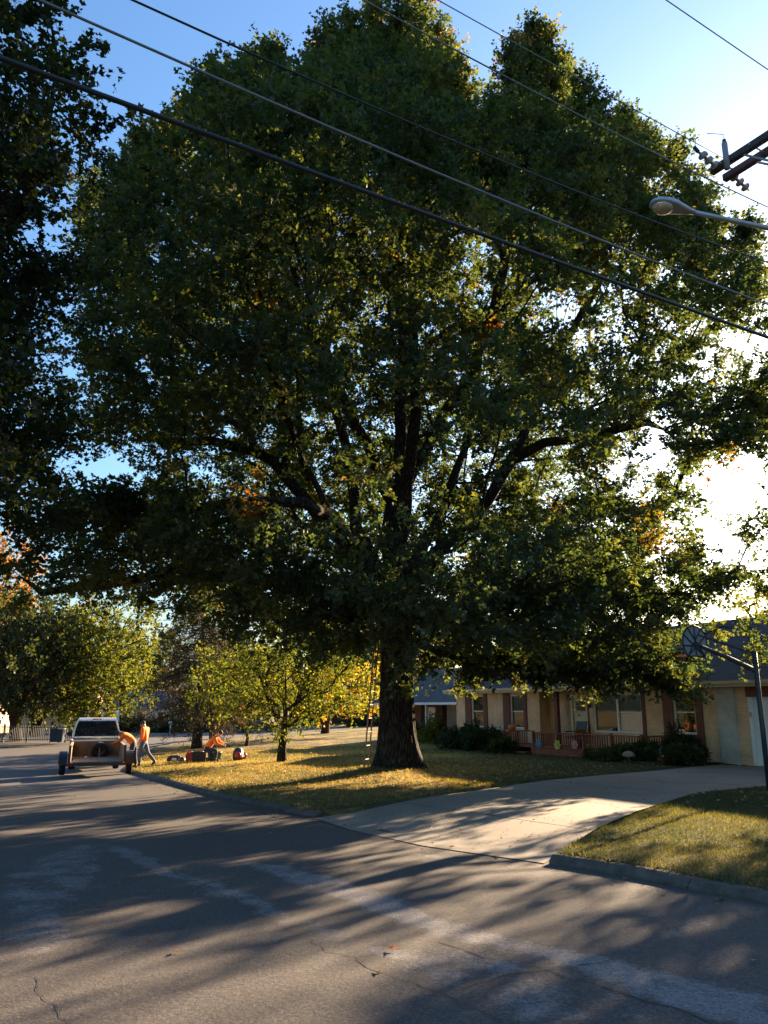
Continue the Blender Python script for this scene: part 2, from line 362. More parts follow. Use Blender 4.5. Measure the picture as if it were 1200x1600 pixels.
def strip(name, pts, w, mat, parent, dz):                # thin crack or seam lying on a surface
    P = spline([gp(*p) for p in pts], 0.07); mb = MB(); vs = []; r = random.Random(len(pts)*31+int(pts[0][0]))
    off = 0
    for i, p in enumerate(P):
        d = P[min(i+1,len(P)-1)]-P[max(i-1,0)]; d /= np.linalg.norm(d)+1e-9; nrm = np.array((-d[1], d[0]))
        off = off*0.8+r.gauss(0, 0.02); ww = w*(0.35+1.1*r.random())
        for s in (-1, 1): q = p+nrm*(off+s*ww/2); vs.append((q[0], q[1], gz(*q)+dz))
    mb.add(vs, [(2*i, 2*i+1, 2*i+3, 2*i+2) for i in range(len(P)-1)])
    return mb.build(name, mat, parent)
for pts, w in (([(320,1385),(400,1425),(480,1465),(560,1500),(620,1530),(690,1555),(760,1585),(805,1604)], .008),
               ([(45,1525),(70,1550),(95,1575),(120,1604)], .008), ([(700,1545),(850,1515),(970,1497)], .008),
               ([(850,1515),(960,1545),(1060,1580),(1112,1604)], .012), ([(690,1470),(780,1497),(850,1512)], .012), ([(240,1345),(320,1385)], .015)):
    strip('crack', pts, w, M['tar'], road, 0.004)
def kerb(name, line, label_pts=None):
    root = link(bpy.data.objects.new(name, None)); root['kind'] = 'structure'
    P = spline(line, 0.3); L = 0; cur = [P[0]]; segs = []
    for a, b in zip(P, P[1:]):
        L += np.linalg.norm(b-a); cur.append(b)
        if L > 2.6: segs.append(cur); cur = [b]; L = 0
    if len(cur) > 2: segs.append(cur)
    prof = [(-0.01,-0.12),(0.0,0.03),(0.025,0.06),(0.06,0.085),(0.10,0.097),(0.17,0.102),(0.205,0.095),(0.21,-0.12)]
    for k, s in enumerate(segs):
        secs = []; s = [np.array(q) for q in s]
        d0 = (s[1]-s[0]); s[0] = s[0]+d0/np.linalg.norm(d0)*0.012
        jz = random.uniform(-0.006, 0.006)
        for i, p in enumerate(s):
            d = s[min(i+1,len(s)-1)]-s[max(i-1,0)]; d /= np.linalg.norm(d); n = np.array((d[1], -d[0]))
            secs.append([(p[0]+n[0]*a, p[1]+n[1]*a, gz(*p)+b+jz) for a, b in prof])
        MB().loft(secs).build('kerb_stone', M['kerb'], root)
    return root
kerb('kerb_street', KR); kerb('kerb_corner', KL)
# driveway: slabs cut parallel to the street
drive = link(bpy.data.objects.new('driveway', None)); drive['kind'] = 'structure'
def clip(poly, n, c):                                     # keep n.p <= c
    out = []
    for a, b in zip(poly, poly[1:]+poly[:1]):
        da, db = np.dot(n,a)-c, np.dot(n,b)-c
        if da <= 0: out.append(a)
        if da*db < 0: out.append(a+(b-a)*da/(da-db))
    return out
jt = (gp(640,1262)-gp(920,1305))[:2]; jt /= np.linalg.norm(jt); jn = np.array((jt[1], -jt[0])); jn = jn if jn[0] > 0 else -jn
c0 = np.dot(jn, gp(640,1262)[:2])
def drive_z(p): return gz(*p)+0.009+0.09*float(sstep((float(sdist(ROAD, np.array([p[0]]), np.array([p[1]]))[0])-0.1)/3.0)) if True else 0
cuts = [c0-9, c0, c0+2.9, c0+5.8, c0+8.7, c0+11.6, c0+20]
for a, b in zip(cuts, cuts[1:]):
    q = clip(clip(DRIVE2, jn, b-0.012), -jn, -(a+0.012))
    if len(q) < 3: continue
    # subdivide along the normal so that each slab follows the rise
    mb = MB(); m = 6; lo, hi = max(a, min(np.dot(jn,p) for p in q)), min(b, max(np.dot(jn,p) for p in q))
    for k in range(m):
        s0, s1 = lo+(hi-lo)*k/m, lo+(hi-lo)*(k+1)/m
        w = clip(clip(q, jn, s1), -jn, -s0)
        if len(w) >= 3: mb.add([(p[0],p[1],drive_z(p)) for p in w], [tuple(range(len(w)))])
    mb.build('slab', M['concrete'], drive)
for a in cuts[1:-1]:
    q = clip(clip(DRIVE2, jn, a+0.03), -jn, -(a-0.03))
    if len(q) >= 3: MB().add([(p[0],p[1],drive_z(p)-0.012) for p in q], [tuple(range(len(q)))]).build('joint_filler', M['tar'], drive)
def dstrip(pts, w): 
    o = strip('crack', pts, w, M['tar'], drive, 0.102); return o
dstrip([(1025,1225),(1050,1229),(1100,1231),(1160,1234),(1187,1236)], .05); dstrip([(880,1258),(930,1263),(965,1272)], .014); dstrip([(985,1235),(960,1240)], .02)

# ------------------------------------------------------------------ trees
TPL_OAK = (np.array([(0,0,0),(.5,-.11,.02),(1,0,-.06),(.5,.11,.02),(.22,0,.01),(.42,.42,.07),(.56,.05,.01),(.22,0,.01),(.42,-.42,.07),(.56,-.05,.01)]),
           np.array([(0,1,2),(0,2,3),(4,6,5),(7,8,9)]))
TPL_FINE = (np.array([(0,0,0),(.52,-.50,.05),(.62,.04,-.02),(0,.03,.01),(1,-.03,-.06),(.34,.48,.06)]), np.array([(0,1,2),(3,4,5)]))
TPL_LEAF = (np.array([(0,0,0),(.45,-.3,.05),(1,0,-.06),(.45,.3,.05)]), np.array([(0,1,2),(0,2,3)]))
TPL_NEEDLE = (np.array([(0,0,0),(.5,-.09,0),(1,0,0),(.5,.09,0)]), np.array([(0,1,2),(0,2,3)]))
def unit(a): return a/(np.linalg.norm(a, axis=-1, keepdims=True)+1e-9)
def leaves(r, P, A, size, tint, tpl, flat=0.6):
    N = len(P); T, Fc = tpl
    a = unit(A); nn = r.normal(size=(N,3))*flat+np.array((0,0,1.0)); b = unit(np.cross(nn, a)); n = np.cross(a, b)
    V = P[:,None]+size[:,None,None]*(T[None,:,0:1]*a[:,None]+T[None,:,1:2]*b[:,None]+T[None,:,2:3]*n[:,None])
    Fa = Fc[None]+(np.arange(N)*len(T))[:,None,None]
    return V.reshape(-1,3), Fa.reshape(-1,3), np.repeat(tint, len(T))
def boughs(r, Cn, D, K, Mm, L, spread, size, droop, tb, tpl, flat=0.6, jit=0.05):
    B = len(Cn)
    td = unit(D[:,None]+spread*r.normal(size=(B,K,3))); st = Cn[:,None]+r.normal(size=(B,K,3))*L*0.16
    ln = L*(0.55+0.7*r.random((B,K)))
    tt = 0.12+0.95*r.random((B,K,Mm))**0.8
    P = st[:,:,None]+td[:,:,None]*(ln[:,:,None]*tt)[...,None]+r.normal(size=(B,K,Mm,3))*jit
    P[...,2] -= 0.12*L*tt**2
    A = td[:,:,None]*0.6+r.normal(size=(B,K,Mm,3))*0.65+np.array((0,0,-droop))
    sz = size*(0.65+0.7*r.random((B,K,Mm)))
    ti = np.clip(tb[:,None,None]+r.normal(size=(B,K,Mm))*0.09, 0, 1)
    V, Fa, ti = leaves(r, P.reshape(-1,3), A.reshape(-1,3), sz.ravel(), ti.ravel(), tpl, flat)
    e = st+td*ln[...,None]; e[...,2] -= 0.1*L
    return V, Fa, ti, st.reshape(-1,3), e.reshape(-1,3)
def grow(seeds, A, bf=0.35, seg=0.8, r=rng):
    pos = []; par = []; pl = []
    def addn(p, pa): pos.append(np.array(p, float)); par.append(pa); pl.append(0 if pa < 0 else pl[pa]+np.linalg.norm(pos[-1]-pos[pa])); return len(pos)-1
    for s in seeds:
        s = [np.asarray(p, float) for p in s]
        if not pos: k = addn(s[0], -1)
        else:
            k = int(np.argmin([np.linalg.norm(p-s[0]) for p in pos])); k = k if np.linalg.norm(pos[k]-s[0]) < 0.4 else addn(s[0], k)
        for a, b in zip(s, s[1:]):
            n = max(1, int(np.linalg.norm(b-a)/0.7))
            for i in range(1, n+1): k = addn(a+(b-a)*i/n+r.normal(size=3)*0.03, k)
    grow.ns = len(pos)
    best = np.full(len(A), 1e9); bn = np.zeros(len(A), int); tip = np.zeros(len(A), int); alive = np.ones(len(A), bool)
    def upd(j):
        d = np.linalg.norm(A-pos[j], axis=1); up = np.maximum(0, pos[j][2]-A[:,2]-0.3*d)
        c = d+bf*pl[j]+0.8*up; m = alive & (c < best); best[m] = c[m]; bn[m] = j
    for j in range(len(pos)): 
        if pos[j][2] > seeds[0][0][2]+0.2: upd(j)
    for _ in range(len(A)):
        i = int(np.argmin(np.where(alive, best, 1e9))); j = bn[i]; d = A[i]-pos[j]; L = np.linalg.norm(d)
        n = max(1, int(round(L/seg))); k = j; alive[i] = False
        for q in range(1, n+1):
            u = q/n; p = pos[j]+d*u
            if q < n: p = p+r.normal(size=3)*0.06*L/n+np.array((0,0,0.10*L*math.sin(math.pi*u)*0.6))
            k = addn(p, k); upd(k)
        tip[i] = k
    return np.array(pos), np.array(par), tip
def radii(par, tip_r, ex, n):
    w = np.zeros(n); has = np.zeros(n, bool); has[par[par >= 0]] = True
    w[~has] = tip_r**ex
    for i in range(n-1, 0, -1): w[par[i]] += max(w[i], tip_r**ex)
    return np.maximum(w, tip_r**ex)**(1/ex)
def tubes(pos, par, rad, nmin=4, nmax=9):
    ch = [[] for _ in pos]
    for i, p in enumerate(par):
        if p >= 0: ch[p].append(i)
    Vs = []; Fs = []; off = 0; st = [[0]]
    while st:
        c = st.pop(); 
        while ch[c[-1]]:
            k = sorted(ch[c[-1]], key=lambda i: -rad[i]); 
            for o in k[1:]: st.append([c[-1], o])
            c.append(k[0])
        if len(c) < 2: continue
        P = pos[c]; R = rad[c].copy()
        if par[c[0]] >= 0 or c[0] == 0: R[0] = min(R[0], R[1]*1.15) if c[0] != 0 else R[0]
        n = int(np.clip(4+R[0]*30, nmin, nmax)); T = unit(np.gradient(P, axis=0)); u = np.cross(T[0], (0.31,0.77,0.55)); u /= np.linalg.norm(u)
        an = np.arange(n)*2*math.pi/n; ring = []
        for i in range(len(P)):
            u = u-T[i]*np.dot(u,T[i]); u /= np.linalg.norm(u)+1e-9; w = np.cross(T[i],u)
            ring.append(P[i]+R[i]*(np.cos(an)[:,None]*u+np.sin(an)[:,None]*w))
        Vs.append(np.concatenate(ring))
        i = (np.arange(len(P)-1)[:,None]*n+np.arange(n)[None]); j = (np.arange(len(P)-1)[:,None]*n+(np.arange(n)[None]+1)%n)
        Fs.append(np.stack([i,j,j+n,i+n],-1).reshape(-1,4)+off); off += len(P)*n
    return np.concatenate(Vs), np.concatenate(Fs)
def twig_mesh(S, E, r0):
    d = unit(E-S); u = unit(np.cross(d, (0.3,0.8,0.52))); w = np.cross(d,u); N = len(S)
    V = np.concatenate([np.stack([S+r0*(math.cos(a)*u+math.sin(a)*w) for a in (0,2.09,4.19)],1), E[:,None]],1)
    T = np.array([(0,1,3),(1,2,3),(2,0,3)])[None]+(np.arange(N)*4)[:,None,None]
    return V.reshape(-1,3), T.reshape(-1,3)
def finish_tree(root, pos, par, rad, fol, leafm, bark, twig_r=0.006, trunk_nodes=None):
    base = np.array(root.location)
    if trunk_nodes is not None:                           # stem separate from the limbs
        P = pos[trunk_nodes]; R = rad[trunk_nodes]
        MB().tube(list(P-base), list(R), 12).build('trunk', bark, root, smooth=True)
    V, Q = tubes(pos, par, rad)
    np_mesh('branches', V-base, Q, bark, root, smooth=True, k=4)
    V, Fa, ti, S, E = fol
    np_mesh('crown', V-base, Fa, leafm, root, tint=ti)
    if twig_r:
        V, T = twig_mesh(S, E, twig_r); np_mesh('twigs', V-base, T, bark, root)
def spaced(P, dmin, nmax):
    keep = np.zeros((0,3))
    for p in P:
        if len(keep) == 0 or np.min(((keep-p)**2).sum(1)) > dmin*dmin:
            keep = np.vstack([keep, p])
            if len(keep) >= nmax: break
    return keep

# ---- the great pin oak
TX, TY = 0.35, 24.1
def oak():
    r = np.random.default_rng(11)
    zs = [2.6,3.6,5,8,11,14,17,19.5,22,24,26]; rs = [7.5,9.6,10.6,11.0,11.2,10.3,8.3,5.9,3.4,1.4,0.4]
    N = 60000
    z = 2.6+r.random(N)*23.4; th = r.random(N)*2*math.pi; rho = (r.random(N))**0.42
    lob = 1+0.09*np.sin(3*th+1)+0.07*np.sin(5*th+z*0.35)+0.05*np.sin(9*th-z*0.6)
    R = np.interp(z, zs, rs)*lob; X = R*rho*np.cos(th); Y = R*rho*np.sin(th)*0.92
    X = X*np.where(X > 0, np.interp(z, [6,9,15,18], [1.04,1.12,1.12,1.03]), np.interp(z, [14,19], [0.98,0.86]))
    keep = (rho > np.interp(z, [2.5,6,10,16,24], [0.3,0.35,0.3,0.2,0.0]))
    # skirt rises towards the back of the yard and hangs low at the right
    low = 4.2+0.9*np.sin(th*2+0.5)-1.0*np.clip(X/9,-0.6,1)
    keep &= z > low
    P = np.stack([TX+X, TY+Y, z], -1)
    cam = P-np.array((0,0,CAM_H)); D = cam[:,1]*cP+cam[:,2]*sP; px = 600+F*cam[:,0]/D; py = 800-F*(-cam[:,1]*sP+cam[:,2]*cP)/D
    front = P[:,1] < TY+0.5
    q = r.random(N)
    def gap(x0,y0,rx,ry,pr,fr=None):
        nonlocal keep
        m = ((px-x0)/rx)**2+((py-y0)/ry)**2 < 1
        if fr is not None: m &= (front if fr else ~front)
        keep &= ~(m & (q < pr))
    gap(610,735,160,110,0.9,True); gap(810,745,100,65,0.85,True); gap(420,755,120,70,0.82,True); gap(740,420,70,70,0.6,True); gap(700,640,45,55,0.5,False)
    gap(745,70,45,110,1.0); gap(458,40,32,75,1.0); gap(245,120,48,70,1.0); gap(965,90,60,80,1.0); gap(1070,180,45,60,1.0); gap(165,220,40,55,1.0); gap(1150,290,45,50,1.0)
    gap(110,770,90,95,1.0); gap(220,730,80,70,0.7); gap(330,735,60,30,0.6); gap(830,690,60,40,0.6); gap(930,440,60,40,0.5); gap(740,420,60,60,0.4,True)
    gap(1150,760,70,60,1.0); gap(520,250,40,40,0.3)
    # clumping: drop where a coarse 3-D wave field is low
    cl = np.sin(P[:,0]*1.15+1.3*np.sin(P[:,2]*0.6))*np.sin(P[:,1]*1.1+0.7)*np.sin(P[:,2]*1.25+np.sin(P[:,0]*0.7))
    keep &= ~((X > 2) & (q > 0.5) & (q < 0.72)); gap(720,650,60,70,0.6,False); gap(560,640,60,60,0.5); gap(900,500,70,50,0.6); gap(1000,720,60,40,0.5)
    keep &= (cl > -0.42) | (q < 0.25)
    keep &= py < 1060
    sx, sy, sz = sd                                       # open side of the skirt where low sun slips under the crown
    LIT = [([(-60,1640),(-60,1560),(130,1525),(300,1475),(450,1462),(560,1398),(640,1340),(720,1360),(870,1335),(790,1415),(700,1450),(600,1500),(450,1555),(260,1640)], .97), ([(640,1290),(760,1250),(900,1252),(1040,1275),(930,1292),(760,1322)], .85)]
    LIT = [([gp(*p) for p in l], pr, .55 if pr > .95 else .1) for l, pr in LIT]+[([gp(*p) for p in l], .95, .28) for l in ([(0,1290),(420,1262),(420,1272),(0,1304)], [(330,1405),(600,1370),(610,1380),(330,1420)], [(60,1440),(330,1385),(335,1395),(60,1456)], [(100,1300),(540,1268),(540,1284),(100,1316)], [(230,1350),(700,1298),(700,1312),(230,1366)], [(-20,1480),(240,1405),(250,1418),(-20,1500)], [(0,1245),(300,1232),(300,1242),(0,1262)], [(420,1340),(720,1325),(720,1335),(420,1356)])]
    def sunny(P, q):
        k = P[:,2]/sz; X0, Y0 = P[:,0]-sx*k, P[:,1]-sy*k; out = np.zeros(len(P), bool)
        for l, pr, ww in LIT: out |= (sdist(l, X0, Y0) < ww) & (q < pr)
        return out
    keep &= ~sunny(P, r.random(N))
    P = P[keep]
    CM = spaced(P[r.permutation(len(P))[:6000]], 1.75, 330)        # foliage gathers in separate masses
    near = np.full(len(P), 1e9)
    for cm in CM: near = np.minimum(near, (((P-cm)*np.array((1,1,1.25)))**2).sum(1))
    P = P[(near < 0.95) | (r.random(len(P)) < 0.12)]
    A = spaced(P, 0.5, 3500)
    # ascending plumes at the top and shoulders
    pl = []
    for (qx, qy, Y, w, h) in ((510,40,21.5,.8,3.5),(625,-20,23,.9,4.5),(690,50,24,.8,4),(800,70,22,.8,4),(855,60,23.5,.8,4),(905,120,22,.8,3.5),(975,180,24,.8,3.2),(1050,235,22.5,.8,3),(395,95,23.5,.8,3.5),(355,120,21.5,.8,3),(260,185,22.5,.8,3),(190,250,21.5,.8,2.6),(590,-10,24,1.3,5.5),(545,30,22.5,1.0,4),(655,10,25,1.0,4),(720,95,23,1.0,4),(828,40,23,1.1,5),(870,90,24.5,.9,4),(430,80,22.5,1.1,4.5),(330,105,22.5,1.0,4),(225,205,22,1.0,3.6),(150,285,22.5,1.0,3),(935,165,22.5,1.0,3.5),(1010,205,23,1.0,3.5),(1090,270,23,1.0,3),(490,90,23.5,.9,3.5),(770,150,21.5,.8,3),(290,170,23.5,.8,3),(1160,350,22,1.0,2.5),(640,120,20,.9,3),(400,200,19.5,.9,3),(880,230,20,.9,3)):
        top = at(qx, qy-18, Y); h *= 1.4; w *= 0.85; n = int(h*9)
        k = r.random(n); rr = w*(0.12+0.95*k)*np.sqrt(r.random(n)); a = r.random(n)*6.28
        pl.append(np.stack([top[0]+rr*np.cos(a), top[1]+rr*np.sin(a), top[2]-0.3-h*k], -1))
    # drooping sprays at the lower right, left and over the lawn
    for pts, n, w in (([(640,1060,21),(690,1060,20.5),(745,1078,20)],26,.4), ([(850,1010,24),(855,1040,24),(862,1062,24)],18,.35),
                      ([(880,990,25),(960,1030,25),(1050,1045,24.5),(1130,1030,24.5)],90,.7), ([(990,1055,24.5),(1050,1068,24.2)],22,.4), ([(1080,930,23.5),(1160,890,23),(1185,870,23)],30,.5), ([(720,900,26),(860,900,27),(1000,890,26.5),(1100,900,25.5)],110,1.1), ([(720,990,25.5),(840,985,26.5),(960,960,26.5),(1080,970,25.5)],140,1.0), ([(730,1035,25.5),(840,1045,25.5),(950,1052,25),(1090,1045,24.5)],110,.5), ([(800,1030,25),(900,1040,25.5)],50,.6), ([(480,800,29),(560,700,30),(640,640,30.5),(760,640,30),(860,720,29)],230,1.5), ([(690,800,29.5),(760,770,30),(840,800,29)],70,1.0),
                      ([(110,815,20),(170,790,20.5),(260,790,21),(380,790,22)],60,.5), ([(40,930,19),(160,900,19.5),(330,900,20),(470,930,20)],90,1.0), ([(1120,700,21),(1165,640,21),(1190,600,21)],26,.6),
                      ([(420,980,19),(520,960,19),(620,950,19),(720,970,19)],60,1.0), ([(700,960,21.5),(800,950,22.5),(900,950,23.5),(1060,930,24.5)],70,1.0),([(1150,960,23),(1160,1010,23)],16,.4)):
        W = [at(*p) for p in pts]; idx = np.sort(r.random(n))*(len(W)-1); i0 = np.minimum(idx.astype(int), len(W)-2); f = (idx-i0)[:,None]; W = np.array(W)
        pl.append(W[i0]*(1-f)+W[i0+1]*f+r.normal(size=(n,3))*w*np.array((1,1.3,0.5)))
    pl = np.vstack(pl); pl = pl[~sunny(pl, r.random(len(pl)))]; A = np.vstack([A, pl])
    cam = A-np.array((0,0,CAM_H)); D = cam[:,1]*cP+cam[:,2]*sP; px = 600+F*cam[:,0]/D; py = 800-F*(-cam[:,1]*sP+cam[:,2]*cP)/D
    A = A[py+14*np.sin(A[:,0]*2.3)*np.sin(A[:,1]*1.7+1) < np.interp(px, [0,300,420,580,600,640,690,740,770,880,930,1060,1110,1200], [925,960,1005,1025,1010,1052,1068,1074,1042,1048,1064,1066,1050,1020])]
    S0 = np.array((TX,TY,0.0))
    trunk = [(TX,TY,3.0),(TX+0.02,TY,4.4),(TX+0.02,TY+0.05,5.6)]
    def L(pts): return [at(*p) for p in pts]
    e = np.array((TX,TY,5.6))
    seeds = [trunk,
      [e]+L([(612,835,24.1),(622,750,24.2),(626,640,24.3),(630,520,24.4),(615,380,24.4),(600,240,24.3),(592,110,24.2)]),
      [np.array((TX-.1,TY,4.7))]+L([(535,845,23.6),(478,785,23.2),(430,722,22.8),(395,704,22.4),(330,690,21.8),(250,690,21)]),
      [np.array((TX-.15,TY+.2,5.0))]+L([(556,825,24.6),(552,770,24.9),(540,690,25.2),(500,560,25.6),(450,420,25.6),(420,280,25)]),
      [np.array(at(606,800,24.1))]+L([(575,700,23.2),(520,590,22.4),(470,470,21.5),(440,330,21)]),
      [np.array(at(628,780,24.2))]+L([(655,720,23.9),(695,645,23.6),(735,588,23.2),(775,480,23),(800,350,22.8),(830,190,22.8)]),
      [np.array((TX+.15,TY,5.2))]+L([(700,845,23.6),(760,782,23.2),(800,722,22.8),(850,690,22.3),(920,680,21.6),(1010,660,21)]),
      L([(800,722,22.8),(835,640,23),(880,540,23.5),(950,420,24)]),
      [np.array((TX+.1,TY+.2,5.4)),np.array((TX+1.5,TY+2,8)),np.array((TX+3,TY+4,12)),np.array((TX+3.5,TY+5,17))],
      [np.array((TX-.1,TY-.2,4.6)),np.array((TX-1,TY-2.5,5.8)),np.array((TX-1.6,TY-5,6.3)),np.array((TX-2,TY-8,5.9))],
      [np.array((TX+.3,TY,4.3)),np.array((TX+3,TY+.6,5.0)),np.array((TX+6,TY+1.2,5.2)),np.array((TX+9,TY+.8,4.6))],
      [np.array((TX-.2,TY-.1,4.2)),np.array((TX-3,TY-1.5,5.2)),np.array((TX-6,TY-3,5.3)),np.array((TX-9,TY-4,4.6))],
      [np.array((TX,TY+.3,4.8)),np.array((TX-2,TY+3,7)),np.array((TX-4,TY+6,9))],
      [np.array((TX,TY-.2,5.6)),np.array((TX+.6,TY-2.4,10)),np.array((TX+.4,TY-4,15)),np.array((TX,TY-4.5,20))],
      L([(470,778,23.1),(420,785,22.6),(350,790,22),(260,800,21)]),
    ]
    pos, par, tip = grow(seeds, A, 0.33, 0.75, r)
    rad = radii(par, 0.0105, 2.05, len(pos)); rad = np.minimum(rad*np.where(rad > .05, 1.3, 1.0), 0.44); ns = grow.ns; dd = np.linalg.norm(pos[:ns]-np.array((TX,TY,5.6)), axis=1); rad[:ns] = np.maximum(rad[:ns], np.interp(dd, [0,4,9,16,20], [.24,.17,.11,.05,.02]))
    root = thing('oak_tree', 'huge spreading green oak with a thick dark trunk on the front lawn', 'tree', (TX,TY,gz(TX,TY)))
    base = np.array(root.location)
    # bole with buttress roots and furrows
    n = 72; hs = [-0.25,0,0.08,0.2,0.35,0.55,0.8,1.1,1.5,2,2.6,3.2,3.8,4.4,5.0,5.6,6.2]; secs = []
    for h in hs:
        ring = []
        b = 0.50+0.20*math.exp(-max(h,0)/0.42)+0.06*math.exp(-max(h,0)/1.6)-0.018*h
        if h > 5.2: b *= 0.9
        for j in range(n):
            a = 2*math.pi*j/n
            lobe = (0.5+0.5*math.cos(a*5+0.6+0.4*math.sin(a*2)))**2*0.24*math.exp(-max(h,0)/0.5)+0.16*math.exp(-max(h,0)/0.7)*max(0,math.cos(a+0.25))**8
            fur = 0.022*math.sin(a*19+3*math.sin(h*1.1+a))+0.012*math.sin(a*31+h*2.3)+0.02*math.sin(a*3+h*0.5)
            q = b+lobe+fur
            ring.append((q*math.cos(a)+0.02*h*0, q*math.sin(a), h))
        secs.append(ring)
    MB().loft(secs).build('trunk', M['bark'], root, smooth=True)
    tb = 0.30+0.14*r.normal(size=len(A))
    hgt = (A[:,2]-3)/22; tb += 0.10*np.clip(hgt,0,1)
    au = r.random(len(A)) < 0.003; tb[au] = 0.85
    for (qx,qy,rr) in ((1130,715,22),(1020,825,20),(400,770,12),(1100,470,8)):       # early autumn sprays
        cam = A-np.array((0,0,CAM_H)); D = cam[:,1]*cP+cam[:,2]*sP; px = 600+F*cam[:,0]/D; py = 800-F*(-cam[:,1]*sP+cam[:,2]*cP)/D
        tb[(px-qx)**2+(py-qy)**2 < rr*rr] = 0.84
    ax = np.array((TX,TY,0)); D = A-ax; D[:,2] = 0; D = unit(D); up = np.interp(A[:,2], [2,6,12,20,26], [-0.45,-0.1,0.35,1.0,1.8]); D[:,2] = up; D = unit(D)
    near = np.linalg.norm(pos[par[tip]]-A, axis=1)
    D = unit(D+0.5*unit(A-pos[np.maximum(par[tip],0)]))
    fol = boughs(r, A-D*0.25, D, 8, 21, 0.70, 0.62, 0.116, 0.25, tb, TPL_FINE)
    V, Q = tubes(pos, par, rad); np_mesh('branches', V-base, Q, M['bark'], root, smooth=True, k=4)
    V, Fa, ti, S, E = fol; np_mesh('crown', V-base, Fa, M['oak_leaf'], root, tint=ti)
    V, T = twig_mesh(S, E, 0.007); np_mesh('twigs', V-base, T, M['bark'], root)
    return root
oak()
def broad_tree(name, label, base, crown_c, crown_r, n, trunk_r, leafm, leaf, K=6, Mm=9, L=0.7, tb=0.35, tv=0.15, seed=1, tpl=TPL_LEAF, stems=1, group=None, dmin=0.5, fork=None, low=None, autumn=0.0, bark='bark_dark', hollow=0.3, gapw=0.0):
    r = np.random.default_rng(seed); base = np.array(base, float); cc = np.array(crown_c, float); cr = np.array(crown_r, float)
    N = n*14; d = unit(r.normal(size=(N,3))); rho = r.random(N)**0.45
    w = 1+0.16*np.sin(d[:,0]*4+seed)*np.sin(d[:,1]*4+seed*2)+0.12*np.sin(d[:,2]*6+d[:,0]*5)
    P = cc+d*cr*(rho*w)[:,None]; P = P[(rho > hollow) & (P[:,2] > (base[2]+0.6 if low is None else low))]
    if gapw:
        c = np.sin(P[:,0]*2.1+seed)*np.sin(P[:,1]*1.9)*np.sin(P[:,2]*2.4+P[:,0]); P = P[c > -gapw]
    A = spaced(P, dmin, n)
    f = base+(cc-base)*np.array((0.3,0.3,0)); f[2] = base[2]+(0.45*(cc[2]-base[2]) if fork is None else fork)
    seeds = []
    for s in range(stems):
        a = s*6.28/stems+0.5; o = np.array((math.cos(a),math.sin(a),0))*(0.12*(stems > 1)); 
        seeds.append([base+o-np.array((0,0,0.1)), base+o*2.2+(f-base)*np.array((.5,.5,.5)), f+o*4])
    k0 = r.integers(3, 5)
    for s in range(k0):
        a = s*6.28/k0+r.random(); o = np.array((math.cos(a)*cr[0],math.sin(a)*cr[1],0))*0.45
        st = seeds[s % stems][-1]; seeds.append([st, st+(cc-st)*0.45+o*0.5, st+(cc-st)*0.9+o+np.array((0,0,cr[2]*0.2))])
    pos, par, tip = grow(seeds, A, 0.35, 0.6, r)
    rad = radii(par, 1.0, 2.2, len(pos)); rad *= trunk_r/rad[0]; rad = np.maximum(rad, 0.006)
    low_n = np.arange(len(pos)); hh = pos[:,2]-base[2]; rad = rad*(1+0.45*np.exp(-np.clip(hh,0,9)/(trunk_r*1.6))*(np.arange(len(pos)) < 12))
    root = thing(name, label, 'tree', tuple(base), 0, group)
    D = unit(A-cc+np.array((0,0,cr[2]*0.5))); t_ = np.clip(tb+tv*r.normal(size=len(A)), 0, 1)
    if autumn: t_[r.random(len(A)) < autumn] = 0.95
    fol = boughs(r, A, D, K, Mm, L, 0.75, leaf, 0.25, t_, tpl)
    tn = [0]
    while True:                                          # stem up to the fork
        ch = np.where(par == tn[-1])[0]
        if len(ch) == 0 or hh[tn[-1]] > f[2]-base[2]+0.3 or len(tn) > 14: break
        tn.append(ch[np.argmax(rad[ch])])
    finish_tree(root, pos, par, rad, fol, M[leafm], M[bark], 0.006, np.array(tn) if len(tn) > 1 else None)
    return root
def on(px, py): p = gp(px, py, 0.1); return (p[0], p[1], G(p[0], p[1])-0.02)
# near street tree on the left verge
b = np.array((-9.8, 10.6, 0)); b[2] = G(b[0], b[1])
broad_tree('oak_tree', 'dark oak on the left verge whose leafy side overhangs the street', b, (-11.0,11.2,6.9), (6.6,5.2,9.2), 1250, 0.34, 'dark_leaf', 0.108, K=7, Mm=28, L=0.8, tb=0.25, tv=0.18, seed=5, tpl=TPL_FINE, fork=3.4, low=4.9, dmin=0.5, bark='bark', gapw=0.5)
# young maple and other yard trees
broad_tree('maple_tree', 'small yellowing maple with a short trunk beside the crouching worker', on(440,1190), at(450,1072,30.8), (2.6,2.2,1.75), 170, 0.15, 'yellow_leaf', 0.115, 6, 9, 0.55, 0.10, 0.18, 21, fork=1.25, low=G(-4,30)+1.0, dmin=0.36, bark='bark', gapw=0.3)
broad_tree('maple_tree', 'small golden tree with spreading limbs at the far edge of the lawn', on(508,1146), at(520,1082,63), (4.2,3.5,2.0), 120, 0.3, 'yellow_leaf', 0.24, 6, 8, 0.9, 0.5, 0.22, 22, fork=1.8, low=1.2, dmin=0.6, autumn=0.05)
broad_tree('sapling', 'thin young tree with a bare pole trunk and yellow green leaves', on(385,1166), at(378,1078,46), (2.6,2.2,2.6), 150, 0.09, 'yellow_leaf', 0.17, 6, 8, 0.75, 0.18, 0.18, 23, fork=2.3, low=1.6, dmin=0.55, autumn=0.03)
